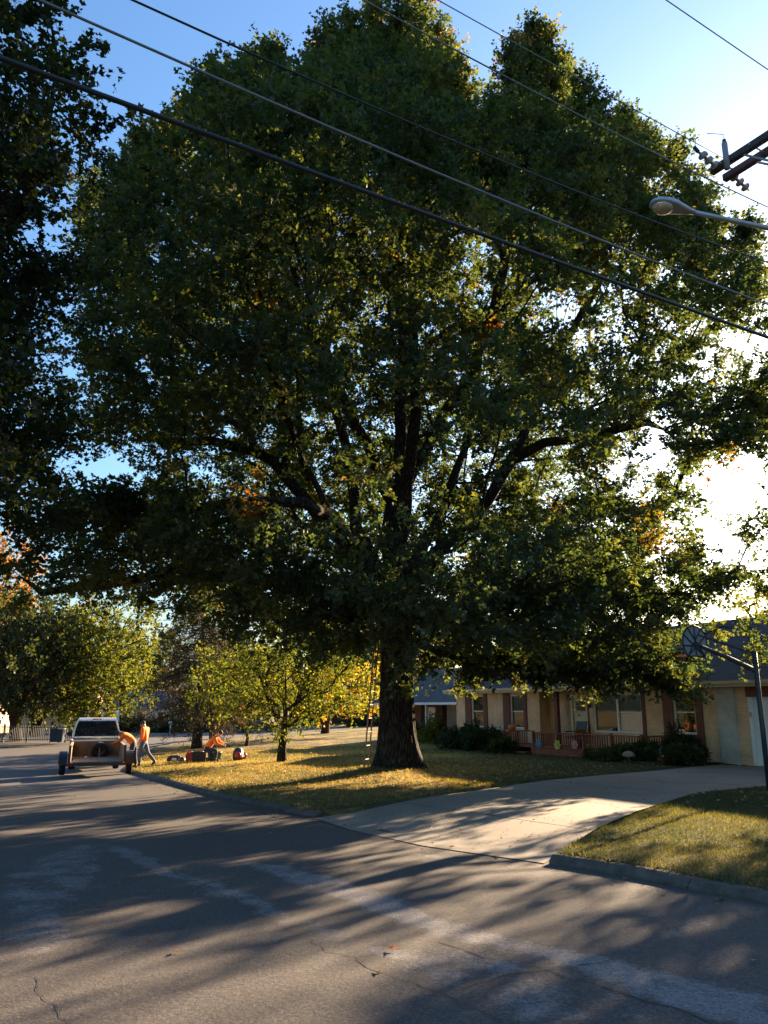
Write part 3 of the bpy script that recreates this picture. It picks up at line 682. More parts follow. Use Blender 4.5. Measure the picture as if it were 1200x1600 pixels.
broad_tree('small_tree', 'low dark many-stemmed tree behind the brown conifer', on(331,1152), at(335,1110,56), (2.6,2.2,1.3), 90, 0.16, 'shrub_leaf', 0.2, 6, 8, 0.8, 0.55, 0.2, 24, stems=3, fork=1.5, low=1.0, dmin=0.6)
# row on the left side of the street
broad_tree('street_tree', 'stout dark tree in front of the iron fence', on(27,1156), at(10,1030,60), (5.2,5,5.2), 260, 0.42, 'dark_leaf', 0.26, 6, 10, 1.2, 0.6, 0.25, 31, fork=2.2, low=1.5, dmin=0.9, gapw=0.5)
broad_tree('street_tree', 'several-stemmed dark tree by the fence between stout trunk and bins', on(53,1149), at(70,1030,66), (4.6,4.4,5), 230, 0.4, 'dark_leaf', 0.27, 6, 10, 1.2, 0.75, 0.2, 32, stems=3, fork=2.2, low=1.7, dmin=0.9, gapw=0.5)
broad_tree('street_tree', 'bright yellow green tree rising behind the white pickup', on(116,1150), at(150,1035,64), (3.9,3.6,4.7), 330, 0.42, 'yellow_leaf', 0.22, 6, 12, 1.0, 0.22, 0.12, 33, fork=2.4, low=1.0, dmin=0.7)
broad_tree('autumn_tree', 'tall orange tinged tree at the far left behind the street trees', (-42,82,gz(-42,82)), at(-30,925,82), (5.5,5,5.5), 200, 0.5, 'orange_leaf', 0.34, 6, 10, 1.6, 0.55, 0.25, 34, fork=5, low=4, dmin=1.2)
# brown conifer
def conifer(px, py, label, hgt, wid, seed):
    r = np.random.default_rng(seed); base = np.array(on(px, py)); root = thing('conifer', label, 'tree', tuple(base))
    MB().tube([(0,0,-0.1),(0.02,0,1.2),(0.05,0,hgt*0.5),(0,0,hgt)], [0.36,0.28,0.17,0.02], 12).build('trunk', M['bark'], root, smooth=True)
    Cn = []; D = []; mb = MB()
    for k in range(46):
        z = 1.9+(hgt-2.2)*(k/46)**0.9; L = wid*(1-0.75*(z-1.9)/(hgt-1.9))*r.uniform(0.75,1.1); n = 5
        for j in range(n):
            a = r.random()*6.28; dr = np.array((math.cos(a),math.sin(a),0)); pts = [np.array((0,0,z))+dr*L*u+np.array((0,0,0.25*u*L*0.4-0.55*u*u*L*0.6)) for u in (0,.35,.7,1)]
            mb.tube(pts, [0.045,0.03,0.018,0.006], 4, False)
            for u in np.arange(0.3,1.05,0.55/max(L,0.8)):
                Cn.append(np.array((0,0,z))+dr*L*u+np.array((0,0,0.1*u*L-0.33*u*u*L))); D.append(dr*0.8+np.array((0,0,-0.35)))
    mb.build('branches', M['bark'], root)
    Cn = np.array(Cn); D = unit(np.array(D))
    V, Fa, ti, S, E = boughs(r, Cn, D, 6, 9, 0.6, 0.6, 0.2, 0.3, np.clip(0.5+0.25*r.normal(size=len(Cn)),0,1), TPL_NEEDLE, 1.0, 0.06)
    np_mesh('crown', V, Fa, M['needle'], root, tint=ti)
conifer(307, 1170, 'dark brown drooping conifer with a straight trunk on the shaded lawn', 10.5, 4.1, 41)
# far woodland closing the view and the trees behind the houses
def wood(name, label, spots, leafm, leaf, seed):
    r = np.random.default_rng(seed); Cs = []; Ts = []; mb = MB()
    for x, y, h, w in spots:
        z0 = gz(x, y); n = int(60+h*w*1.3); d = unit(r.normal(size=(n,3))); P = np.array((x,y,z0+h*0.55))+d*np.array((w,w,h*0.48))*(r.random(n)**0.4)[:,None]; P = P[P[:,2] > z0+0.8]
        Cs.append(P); Ts.append(np.full(len(P), np.clip(0.4+0.25*r.normal(),0.1,0.95)))
        mb.tube([(x,y,z0-0.2),(x+0.1,y,z0+h*0.6)], [0.35,0.15], 6)
    Cn = np.concatenate(Cs); tb = np.clip(np.concatenate(Ts)+0.12*r.normal(size=len(Cn)),0,1)
    V, Fa, ti, S, E = boughs(r, Cn, unit(r.normal(size=Cn.shape)+np.array((0,0,.5))), 4, 7, 1.6, 0.9, leaf, 0.2, tb, TPL_LEAF, 0.8, 0.15)
    o = np_mesh(name, V, Fa, M[leafm], tint=ti); o['kind'] = 'stuff'; tag(o, label, 'woodland')
r = np.random.default_rng(3)
wood('woodland', 'distant dark belt of trees closing the view beyond the cross street', [(x+r.normal()*2, 128+r.normal()*7-0.25*abs(x+10)*0, r.uniform(9,16), r.uniform(4,6.5)) for x in np.arange(-90,60,5.2)], 'dark_leaf', 0.6, 51)

broad_tree('yard_tree', 'leafy tree beyond the garage end of the brick house', (19.1,19.5,G(19.1,19.5)), (19.1,19.5,6.4), (6.6,6.2,5.2), 1300, 0.36, 'oak_leaf', 0.22, 6, 13, 0.9, 0.4, 0.15, 36, fork=2.0, low=1.2, dmin=0.5)
broad_tree('yard_tree', 'green tree peeping over the roof ridge of the brick house', (27,52,gz(27,52)), (27,52,6.2), (4.2,4,3.6), 170, 0.3, 'yellow_leaf', 0.26, 6, 9, 0.9, 0.3, 0.2, 37, fork=2.4, low=2.2, dmin=0.8)
broad_tree('yard_tree', 'yellowing tree behind the brick house roof, right of the green one', (33,55,gz(33,55)), (33,55,6.0), (4.2,4,3.4), 170, 0.3, 'yellow_leaf', 0.26, 6, 9, 0.9, 0.55, 0.2, 38, fork=2.4, low=2.2, dmin=0.8)

broad_tree('yard_tree', 'tall unseen tree behind the leafy one, added to fill gaps in its shade', (26.9,29.9,G(26.9,29.9)), (26.9,29.9,9.6), (5.6,5.4,5.6), 600, 0.36, 'oak_leaf', 0.22, 6, 11, 1.0, 0.4, 0.15, 39, fork=3.4, low=3.5, dmin=0.65)  # out of view, added to block sun leaking past the nearer yard tree
# ------------------------------------------------------------------ the cream brick house
HO = np.array((5.04, 39.1)); HR = math.radians(-60)
def hw(u, v): c, s = math.cos(HR), math.sin(HR); return (HO[0]+u*c-v*s, HO[1]+u*s+v*c)
house = thing('brick_house', 'long low cream brick house with brown shutters and dark shingle roof', 'house', (HO[0],HO[1],0), HR)
def wall_cells(mb, u0, u1, z0, z1, holes, v0, v1):
    us = sorted({u0,u1}|{h[0] for h in holes}|{h[1] for h in holes}); zs = sorted({z0,z1}|{h[2] for h in holes}|{h[3] for h in holes})
    for a, b in zip(us, us[1:]):
        for c, d in zip(zs, zs[1:]):
            m = ((a+b)/2, (c+d)/2)
            if not any(h[0] < m[0] < h[1] and h[2] < m[1] < h[3] for h in holes): mb.box((a,v0,c),(b,v1,d))
EZ = 2.43
wins = [(-1.42,-.50,.86,2.33),(1.57,2.50,.86,2.33),(6.86,9.38,.82,2.30),(10.88,11.82,.86,2.34)]
mb = MB(); wall_cells(mb, -2.76, 14.0, -0.5, EZ, wins+[(3.58,6.62,-0.5,EZ)], 0, 0.22); wall_cells(mb, 19.2, 20.4, -0.5, EZ, [], 0, 0.22)
mb.box((14.0,0.0,2.12),(19.2,0.22,EZ-0.0)); 
mb.box((3.36,0.223,-0.5),(3.58,.55,EZ)); mb.box((6.62,0.223,-0.5),(6.84,.55,EZ)); wall_cells(mb, 3.36, 6.84, -0.5, EZ, [(4.97,6.05,-0.6,2.26)], .553, .75)
mb.box((-2.76,0.223,-0.5),(-2.54,10,EZ)); mb.box((20.18,0.223,-0.5),(20.4,10,EZ)); mb.box((-2.537,9.78,-0.5),(20.177,10,EZ))
wl_ = mb.build('wall', M['cream_brick'], house)
MB().box((12.78,-0.09,-0.5),(13.48,-0.003,EZ)).build('pier', M['grey_brick'], house)
MB().prism([(0.22,EZ),(9.78,EZ),(5,EZ+2.4)], 'x', -2.74, -2.55).build('gable', M['cream_trim'], house)
MB().box((13.9,-0.035,2.10),(19.25,-0.003,EZ-0.002)).build('garage_header', M['brown_trim'], house)
# roof: stepped shingle courses on both slopes, ridge along the house
RID, ROV = 5.25, 0.42
def slope(s):
    n = 40; pts = []; run = 5+ROV; 
    for k in range(n):
        a, b = k/n, (k+1)/n
        z0 = EZ+0.20+(RID-EZ-0.2)*a; z1 = EZ+0.20+(RID-EZ-0.2)*b
        pts += [(-ROV+run*a, z0+0.014), (-ROV+run*b, z1)]
    pts += [(5, RID-0.14), (-ROV, EZ+0.06)]
    return [(p[0] if s > 0 else 10-p[0], p[1]) for p in pts]
rf = MB().prism(slope(1), 'x', -3.2, 20.8).build('roof', M['shingle'], house)
MB().prism(slope(-1), 'x', -3.2, 20.8).build('roof', M['shingle'], house)
MB().prism([(4.82,RID-0.08),(5,RID+0.04),(5.18,RID-0.08),(5,RID-0.0)], 'x', -3.22, 20.82).build('ridge_cap', M['shingle'], rf)
MB().box((-3.2,-ROV-0.03,EZ),(20.8,-ROV-0.002,EZ+0.2)).build('fascia', M['cream_trim'], house)
MB().box((-3.2,-ROV,EZ+0.003),(20.8,-0.0,EZ+0.03)).build('soffit', M['cream_trim'], house)
MB().box((-3.24,-ROV-0.05,EZ-0.02),(-3.205,5,EZ+0.1)).build('barge_board', M['cream_trim'], house)
g_ = MB().box((-3.2,-ROV-0.13,EZ+0.09),(20.8,-ROV-0.033,EZ+0.19)).build('gutter', M['cream_trim'], house, bevel=0.015)
def window(parent, u0, u1, z0, z1, v=0.0, mull=(), rail=0.5, mat='white_paint', glass='glass'):
    fw = 0.055; w = MB()
    w.box((u0,v-0.03,z0),(u0+fw,v+0.09,z1)).box((u1-fw,v-0.03,z0),(u1,v+0.09,z1)).box((u0+fw,v-0.03,z1-fw),(u1-fw,v+0.09,z1)).box((u0+fw,v-0.05,z0),(u1-fw,v+0.09,z0+fw))
    o = w.build('window', M[mat], parent)
    xs = [u0+fw]+list(mull)+[u1-fw]
    for m in mull: MB().box((m-0.05,v-0.025,z0+fw),(m+0.05,v+0.085,z1-fw)).build('mullion', M[mat], o)
    for k, (a, b) in enumerate(zip(xs, xs[1:])):
        a2 = a+(0.05 if k else 0); b2 = b-(0.05 if k < len(xs)-2 else 0)
        gm = glass if isinstance(glass, str) else glass[k]
        r_ = rail if not isinstance(rail, (tuple,list)) else rail[k]
        if r_:
            zm = z0+(z1-z0)*r_
            MB().box((a2,v+0.0,zm-0.022),(b2,v+0.06,zm+0.022)).build('sash_rail', M[mat], o)
            MB().box((a2,v+0.03,z0+fw),(b2,v+0.036,zm-0.022)).build('pane', M[gm], o); MB().box((a2,v+0.02,zm+0.022),(b2,v+0.026,z1-fw)).build('pane', M['glass'], o)
        else: MB().box((a2,v+0.03,z0+fw),(b2,v+0.036,z1-fw)).build('pane', M[gm], o)
    return o
def shutter(u0, u1, z0, z1):
    o = MB().box((u0,-0.035,z0),(u1,-0.003,z1)).build('shutter', M['brown_trim'], house)
    n = max(2, int(round((u1-u0)/0.15))); d = (u1-u0)/n
    for k in range(n): MB().box((u0+k*d+0.006,-0.05,z0+0.01),(u0+(k+1)*d-0.006,-0.036,z1-0.01)).build('plank', M['brown_trim'], o)
for (u0,u1,z0,z1) in (wins[0], wins[1]): window(house, u0, u1, z0, z1, 0.06)
window(house, *wins[2], 0.06, (8.12,), (0, 0.52), glass=('glass','curtain'))
window(house, *wins[3], 0.06)
for a, b in ((-1.95,-1.45),(-.47,-.16),(1.06,1.55),(2.52,2.74),(10.4,10.86),(11.84,12.14)): shutter(a, b, 0.15 if a > 10 or a < 0 else 0.8, EZ-0.01)
shutter(10.862,11.838,0.15,0.84); shutter(-1.448,-.472,0.15,0.84); shutter(9.40,9.56,0.3,EZ-0.01)
# front door in the porch recess
dr = MB().box((5.06,.60,0.22),(5.96,.65,2.22)).build('door', M['cream_trim'], house, bevel=0.006)
MB().box((4.97,.53,0.2),(5.05,.67,2.26)).box((5.97,.53,0.2),(6.05,.67,2.26)).box((5.05,.53,2.225),(5.97,.67,2.26)).build('door_frame', M['white_paint'], house)
for i in range(3):
    for j in range(2): MB().box((5.24+i*0.185,.58,1.62+j*0.23),(5.24+i*0.185+0.16,.599,1.62+j*0.23+0.2)).build('pane', M['glass'], dr)
MB().lathe([(0.0,0),(0.03,0.01),(0.035,0.03),(0.0,0.05)], 10, Matrix.Translation((5.15,.59,1.15)) @ Matrix.Rotation(math.pi/2,4,'X')).build('handle', M['galvanised'], dr)
MB().box((5.06,.585,0.3),(5.96,.599,0.42)).build('kick_plate', M['brown_trim'], dr)
for u in (4.45, 6.44): MB().box((u,0.05,0.15),(u+0.2,0.2,EZ)).build('porch_post', M['brown_trim'], house)
MB().box((3.583,0.0,0.0),(6.617,.55,0.2)).build('porch_floor', M['concrete'], house)
# garage door
gd = MB().box((14.08,0.10,-0.2),(19.12,0.16,2.12)).build('garage_door', M['white_paint'], house)
for i in range(5):
    for k in range(4): MB().box((14.14+i*1.0,0.085,-0.12+k*0.56),(14.14+i*1.0+0.92,0.099,-0.12+k*0.56+0.5)).build('panel', M['white_paint'], gd, bevel=0.012)
MB().box((13.95,-0.03,-0.3),(14.08,0.17,2.097)).build('garage_jamb', M['white_paint'], house)
MB().box((13.97,-0.055,1.45),(14.06,-0.031,1.62)).build('keypad', M['galvanised'], house)
MB().lathe([(0.05,0),(0.07,0.06),(0.06,0.2),(0.02,0.24)], 8, Matrix.Translation((6.72,-0.1,1.75))).build('wall_lantern', M['steel_dark'], house)

# deck with railing in front of the porch
deck = thing('deck', 'red brown wooden deck with slatted railing and steps at the front door', 'deck', (HO[0],HO[1],0), HR)
DV = -1.6
n = 11
for k in range(n): MB().box((2.95,DV+k*0.145,0.17),(10.75,DV+k*0.145+0.138,0.2)).build('deck_board', M['deck_wood'], deck)
for k in range(3): MB().box((4.86,DV-0.03,-0.19+k*0.118),(10.78,DV-0.002,-0.19+k*0.118+0.11)).build('skirt_board', M['deck_wood'], deck)
MB().box((2.92,DV-0.03,-0.2),(3.95,DV-0.002,0.165)).build('skirt_board', M['deck_wood'], deck)
MB().box((2.92,DV,-0.2),(2.95,-0.05,0.165)).build('skirt_board', M['deck_wood'], deck); MB().box((10.75,DV,-0.2),(10.78,-0.05,0.165)).build('skirt_board', M['deck_wood'], deck)
bal = MB().box((-.018,-.018,0.27),(.018,.018,0.74)).build('baluster', M['deck_wood'], deck); first = [True]
def baluster(u, v):
    o = bal if first[0] else link(bal.copy()); first[0] = False; o.parent = deck; o.location = (u, v, 0)
def post(u, v): MB().box((u-.045,v-.045,-0.25),(u+.045,v+.045,0.84)).build('post', M['deck_wood'], deck)
def railrun(p, q):
    p = np.array(p); q = np.array(q); L = np.linalg.norm(q-p); d = (q-p)/L; n2 = np.array((-d[1],d[0]))
    for z0, z1, w in ((0.75,0.79,.07),(0.22,0.26,.025)):
        a = p-n2*w; b = p+n2*w; c = q+n2*w; e = q-n2*w
        MB().loft([[(*a,z0),(*b,z0),(*b,z1),(*a,z1)],[(*e,z0),(*c,z0),(*c,z1),(*e,z1)]]).build('rail', M['deck_wood'], deck)
    for k in range(1, int(L/0.125)): baluster(*(p+d*k*0.125))
for a, b in (((2.99,DV+.05),(3.9,DV+.05)),((4.9,DV+.05),(6.35,DV+.05)),((6.35,DV+.05),(7.8,DV+.05)),((7.8,DV+.05),(9.25,DV+.05)),((9.25,DV+.05),(10.7,DV+.05)),((10.7,DV+.05),(10.7,-.1)),((2.99,DV+.05),(2.99,-.1))): railrun(a, b)
for u in (2.99,3.9,4.9,6.35,7.8,9.25,10.7): post(u, DV+.05)
for k in range(2): MB().box((3.97,DV-0.35-0.3*(1-k)*1.0,-0.17+k*0.13),(4.84,DV-0.035-0.0*k,-0.13+k*0.13)).build('step', M['deck_wood'], deck)
# flower pinwheels on the railing
def pinwheel(u, z, m, label, rr=0.28):
    x, y = hw(u, DV-0.06); t_ = thing('flower_pinwheel', label, 'ornament', (x,y,z), HR, 'pinwheel flowers on the deck railing'); t_.scale = (.68,1,.68)
    for k in range(6):
        a = k*math.pi/3; c, s = math.cos(a), math.sin(a)
        pr = [(0.05,-0.03),(0.16,-0.11),(0.25,-0.07),(rr,0.0),(0.25,0.09),(0.16,0.05)]
        v = [(p*c-q*s, -0.012-0.05*(q+.1), p*s+q*c) for p, q in pr]; v += [(p[0],p[1]+0.012,p[2]) for p in v]; nn = 6
        MB().loft([v[:6], v[6:]]).build('petal', M[m], t_)
    MB().lathe([(0.0,-.03),(0.05,-.02),(0.06,0),(0.05,.02)], 12, Matrix.Rotation(math.pi/2,4,'X')).build('hub', M['yellow_plastic'], t_)
    MB().tube([(0,0.01,0),(0,0.02,(-z-0.1)/.68)], 0.012, 6).build('stem', M['wood'], t_)
def u_at(px, v):
    k = (px-600)/F*cP; o = hw(0, v); return (o[1]*k-o[0])/(0.5+0.866*k)
pinwheel(u_at(841,DV), .34, 'blue_plastic', 'blue flower pinwheel fixed to the deck railing'); pinwheel(u_at(870,DV), .34, 'lime_plastic', 'pale yellow green flower pinwheel fixed to the deck railing'); pinwheel(u_at(897,DV), .38, 'pink_plastic', 'pink and white flower pinwheel fixed to the deck railing', .24)
# pumpkin lantern on the rail post
x, y = hw(3.55, DV+.05); pk = thing('pumpkin', 'orange pumpkin ornament sitting on the deck rail', 'pumpkin', (x,y,0.79)); pk.scale = (.72,.72,.85)
secs = []
for h, rr in ((0.0,.1),(.05,.19),(.15,.23),(.25,.2),(.31,.08)):
    secs.append([(rr*(1+.06*math.cos(8*a))*math.cos(a), rr*(1+.06*math.cos(8*a))*math.sin(a), h) for a in np.arange(32)*2*math.pi/32])
MB().loft(secs).build('body', M['pumpkin'], pk, smooth=True); MB().tube([(0,0,.3),(.01,0,.36),(.04,0,.4)], [.03,.022,.018], 8).build('stalk', M['wood'], pk)
# porch chair
x, y = hw(6.3, -0.55); ch = thing('porch_chair', 'black porch chair with a slanted back behind the deck railing', 'chair', (x,y,0.2), HR+math.pi)
MB().box((-.3,-.28,.38),(.3,.28,.43)).build('seat', M['black_plastic'], ch, bevel=.01)
mb = MB(); mb.box((-.3,-.02,0),(.3,.02,.62), Matrix.Translation((0,-.27,.42)) @ Matrix.Rotation(math.radians(14),4,'X')); mb.build('backrest', M['black_plastic'], ch, bevel=.01)
for a in (-.27,.27):
    for b2 in (-.25,.25): MB().box((a-.02,b2-.02,0),(a+.02,b2+.02,.38)).build('leg', M['black_plastic'], ch)
    MB().box((a-.03,-.3,.6),(a+.03,.28,.64)).build('armrest', M['black_plastic'], ch)
# foliage helper for shrubs and flower beds
def shrub(name, label, cx, cy, rx_, ry_, hh, n, leafm, leaf, tb, seed, cat='shrub', group=None, z=None, K=5, Mm=8, L=0.22):
    r = np.random.default_rng(seed); z0 = G(cx,cy) if z is None else z
    root = thing(name, label, cat, (cx,cy,z0), 0, group)
    d = unit(r.normal(size=(n,3))); d[:,2] = abs(d[:,2]); rho = r.random(n)**0.35; w = 1+0.15*np.sin(d[:,0]*5+seed)+0.12*np.sin(d[:,1]*7)
    P = d*np.array((rx_,ry_,hh))*(rho*w)[:,None]+np.array((0,0,0.04))
    V, Fa, ti, S, E = boughs(r, P, unit(d+np.array((0,0,.4))), K, Mm, L, 0.8, leaf, 0.1, np.clip(tb+0.15*r.normal(size=n),0,1), TPL_LEAF, 0.8, 0.03)
    np_mesh('foliage', V, Fa, M[leafm], root, tint=ti)
    mb = MB()
    for k in range(7):
        p = P[r.integers(n)]; mb.tube([(p[0]*.15,p[1]*.15,-.08),tuple(p*np.array((.5,.5,.6))),tuple(p)], [.02,.014,.006], 5, False)
    mb.build('stems', M['bark_dark'], root)
    return root
def hshrub(px, v, *a, **k):
    u = u_at(px, v); x, y = hw(u, v); return (x, y)
x, y = hshrub(757,-1.3); shrub('shrub', 'broad dark green shrub under the left house window', x, y, 1.0, .8, .85, 230, 'shrub_leaf', .1, .3, 61)
x, y = hshrub(722,-1.4); shrub('shrub', 'dark green shrub at the left corner of the brick house', x, y, 1.0, .8, .95, 220, 'shrub_leaf', .1, .35, 62)
x, y = hshrub(785,-2.0); shrub('shrub', 'low leafy shrub beside the deck corner', x, y, .6, .5, .5, 120, 'shrub_leaf', .1, .55, 63)
p = gp(686,1170); shrub('shrub', 'yellow green shrub by the white post of the farther house', p[0], p[1]+4, .8, .7, 1.35, 190, 'yellow_leaf', .1, .35, 64)
x, y = hw(11.9,-1.0); shrub('shrub', 'rounded dark evergreen bush beside the right house window', x, y, .75, .65, .95, 300, 'shrub_leaf', .07, .15, 65)
x, y = hw(11.0,-1.5); shrub('bed_plant', 'loose low green plants at the foot of the right window', x, y, .7, .45, .5, 120, 'shrub_leaf', .1, .6, 66, 'plant')
x, y = hw(12.6,-1.9); shrub('bed_plant', 'strappy green plants along the driveway end of the flower bed', x, y, .6, .4, .5, 120, 'shrub_leaf', .11, .5, 67, 'plant')
x, y = hw(10.3,-2.2); shrub('bed_plant', 'leafy bed plants at the right end of the deck', x, y, .6, .4, .38, 100, 'shrub_leaf', .1, .65, 68, 'plant')
x, y = hw(9.4,-2.0); shrub('bed_plant', 'low groundcover plants in front of the deck skirt', x, y, .6, .3, .3, 80, 'shrub_leaf', .09, .7, 69, 'plant')
# flower bed soil and front walk
mb = MB(); q = [hw(8.6,-1.65),hw(8.6,-2.3),hw(10.5,-2.75),hw(12.6,-2.5),hw(13.0,-1.6),hw(13.0,-.1),hw(10.9,-.1),hw(10.9,-1.65)]
mb.add([(*p,G(*p)+0.03) for p in q], [tuple(range(8))]); o = mb.build('flower_bed', M['soil'], None); o['kind'] = 'structure'
# garden ornaments
x, y = hw(10.75,-2.3); mu = thing('mushroom_ornament', 'pale mushroom shaped garden ornament in the flower bed', 'ornament', (x,y,G(x,y)))
mu.scale = (.7,.7,.85); MB().lathe([(.1,0),(.08,.1),(.075,.22)], 14).build('stem', M['stone'], mu, smooth=True); MB().lathe([(.06,.2),(.28,.19),(.33,.24),(.27,.34),(.14,.4),(.0,.42)], 18).build('cap', M['stone'], mu, smooth=True)
x, y = hw(11.4,-1.3); be = thing('stone_bench', 'small stone bench below the right house window', 'bench', (x,y,G(x,y)), HR)
MB().box((-.42,-.16,.36),(.42,.16,.43)).build('seat', M['stone'], be, bevel=.015)
for a in (-.28,.28): MB().box((a-.06,-.13,-.05),(a+.06,.13,.36)).build('leg', M['stone'], be, bevel=.01)
x, y = hw(12.25,-2.35); gn = thing('garden_gnome', 'little red and white garden gnome at the bed edge', 'ornament', (x,y,G(x,y)))
MB().lathe([(.13,0),(.14,.08),(.12,.22),(.07,.3)], 14).build('coat', M['red_plastic'], gn, smooth=True)
MB().lathe([(.0,.26),(.07,.29),(.085,.35),(.06,.4),(0,.41)], 12, Matrix.Translation((0,-.02,0))).build('head', M['skin'], gn, smooth=True)
MB().lathe([(.1,.38),(.085,.41),(.05,.5),(.0,.6)], 12).build('hat', M['navy'], gn, smooth=True)
MB().lathe([(.0,.16),(.06,.22),(.075,.3),(.04,.34)], 10, Matrix.Translation((0,-.06,0))).build('beard', M['white_paint'], gn, smooth=True)
x, y = hw(7.05,-0.9); fp = thing('flower_pot', 'flower pot on the deck below the picture window', 'pot', (x,y,.2))
MB().lathe([(.14,0),(.2,.34),(.22,.34),(.22,.38),(.19,.38)], 16).build('pot', M['steel_dark'], fp, smooth=True)
r = np.random.default_rng(70); n = 60; d = unit(r.normal(size=(n,3))); d[:,2] = abs(d[:,2]); V, Fa, ti, S, E = boughs(r, d*.16+np.array((0,0,.42)), d, 3, 6, .14, .7, .07, 0, np.full(n,.6), TPL_LEAF); np_mesh('plant', V, Fa, M['orange_leaf'], fp, tint=ti)

# ------------------------------------------------------------------ the farther house beyond the oak
nx, ny = 2.75, 48.2
h2 = thing('brick_house', 'farther red brick house with white door half hidden behind the oak trunk', 'house', (nx,ny,-0.28), HR)
mb = MB(); wall_cells(mb, -4.5, 3.0, -0.3, 2.3, [(-.45,.5,-0.4,2.08),(1.2,3.0,-0.4,2.3)], 0, .2); mb.box((-4.5,.203,-.3),(-4.3,7,2.3)); mb.box((-4.297,6.8,-.3),(6,7,2.3))
mb.build('wall', M['red_brick'], h2)
MB().box((1.2,.3,-.3),(6,.45,2.3)).build('garage_wall', M['stucco'], h2)
d2 = MB().box((-.36,.06,0),(.42,.1,2.02)).build('door', M['white_paint'], h2); MB().box((-.45,-.01,-.1),(-.37,.12,2.08)).box((.43,-.01,-.1),(.5,.12,2.08)).box((-.37,-.01,2.025),(.43,.12,2.08)).build('door_frame', M['white_paint'], h2)
MB().lathe([(0,0),(.03,.02),(0,.05)], 8, Matrix.Translation((-.26,.05,1)) @ Matrix.Rotation(math.pi/2,4,'X')).build('handle', M['steel_dark'], d2)
MB().box((-.98,-.05,0),(-.62,-.003,2.2)).build('shutter', M['bark_dark'], h2)
MB().box((.92,-1.0,-.4),(1.02,-.9,2.3)).build('porch_post', M['white_paint'], h2)
MB().prism([(-1.3,2.34),(3.4,4.5),(8.2,2.34),(8.2,2.26),(3.4,4.4),(-1.3,2.26)], 'x', -5.0, 6.4).build('roof', M['shingle'], h2)
MB().box((-5.0,-1.36,2.2),(6.4,-1.303,2.33)).build('gutter', M['white_paint'], h2)
MB().box((-4.3,-1.0,-.35),(3.0,-.0,0.0)).build('porch_floor', M['concrete'], h2)
x, y = -.5, 46.6
shrub('shrub', 'dark clipped bush beside the red brick wall', 1.7, 48.6, .6, .5, .9, 110, 'shrub_leaf', .12, .2, 71)
x, y, = 2.45, 47.1; vs = thing('white_pot', 'small white ball shaped pot by the white door', 'pot', (x,y,-.28))
MB().lathe([(.1,0),(.22,.1),(.26,.25),(.2,.4),(.1,.44)], 14).build('pot_body', M['white_paint'], vs, smooth=True); MB().lathe([(.09,.43),(.05,.47),(0,.47)], 12).build('soil_top', M['soil'], vs)

# ------------------------------------------------------------------ basketball hoop
p = gp(1203,1243); bh = thing('basketball_hoop', 'basketball hoop on a dark steel pole beside the driveway', 'basketball hoop', (p[0],p[1],G(p[0],p[1])-.05))
up_ = at(1179,1048,p[1])-np.array((p[0],p[1],G(p[0],p[1])-.05)); bl = at(1126,1012,p[1]+0.2)-np.array((p[0],p[1],G(p[0],p[1])-.05))
MB().tube([(0,0,-.1),(0,0,1.5),(up_[0]*0,0,3.05)], .055, 12).build('pole', M['steel_dark'], bh, smooth=True)
arm0 = Vector((0,0,2.62)); bl = Vector((-0.95,0.75,3.25)); MB().tube([arm0, (arm0+bl)/2+Vector((0,0,.02)), bl], [.06,.055,.045], 8).build('arm', M['steel_dark'], bh)
MB().tube([(0,0,3.0), bl+Vector((0,0,.25))], .02, 6).build('brace', M['steel_dark'], bh)
fd = Vector((-.45,.89,0)).normalized(); sd_ = Vector((-fd.y, fd.x, 0)); bc = bl+fd*.12
fan = [(-.38,-.3),(.38,-.3),(.55,.0),(.5,.32),(.3,.52),(0,.6),(-.3,.52),(-.5,.32),(-.55,.0)]
fan = [(a*.74,b2*.82) for a, b2 in fan]
MB().loft([[tuple(bc+sd_*a+Vector((0,0,b2))+fd*o) for a, b2 in fan] for o in (0,.03)]).build('backboard', M['board_white'], bh)
mb = MB()
for a, b2 in zip(fan, fan[1:]+fan[:1]): mb.tube([bc+sd_*a[0]+Vector((0,0,a[1]))-fd*.01, bc+sd_*b2[0]+Vector((0,0,b2[1]))-fd*.01], .016, 6)
mb.build('rim_bar', M['steel_dark'], bh)
for a, b2 in ((fan[0],fan[4]),(fan[1],fan[6]),(fan[8],fan[2]),((0,-.25),fan[5]),(fan[7],fan[1]),(fan[3],fan[0])):
    MB().tube([bc+sd_*a[0]+Vector((0,0,a[1]))-fd*.02, bc+sd_*b2[0]+Vector((0,0,b2[1]))-fd*.02], .014, 6).build('frame_bar', M['steel_dark'], bh)
rc = bc+fd*.35+Vector((0,0,-.22)); MB().tube([rc+(fd*math.cos(a)+sd_*math.sin(a))*.23 for a in np.linspace(0,2*math.pi,21)], .012, 6, False).build('rim', M['pumpkin'], bh)

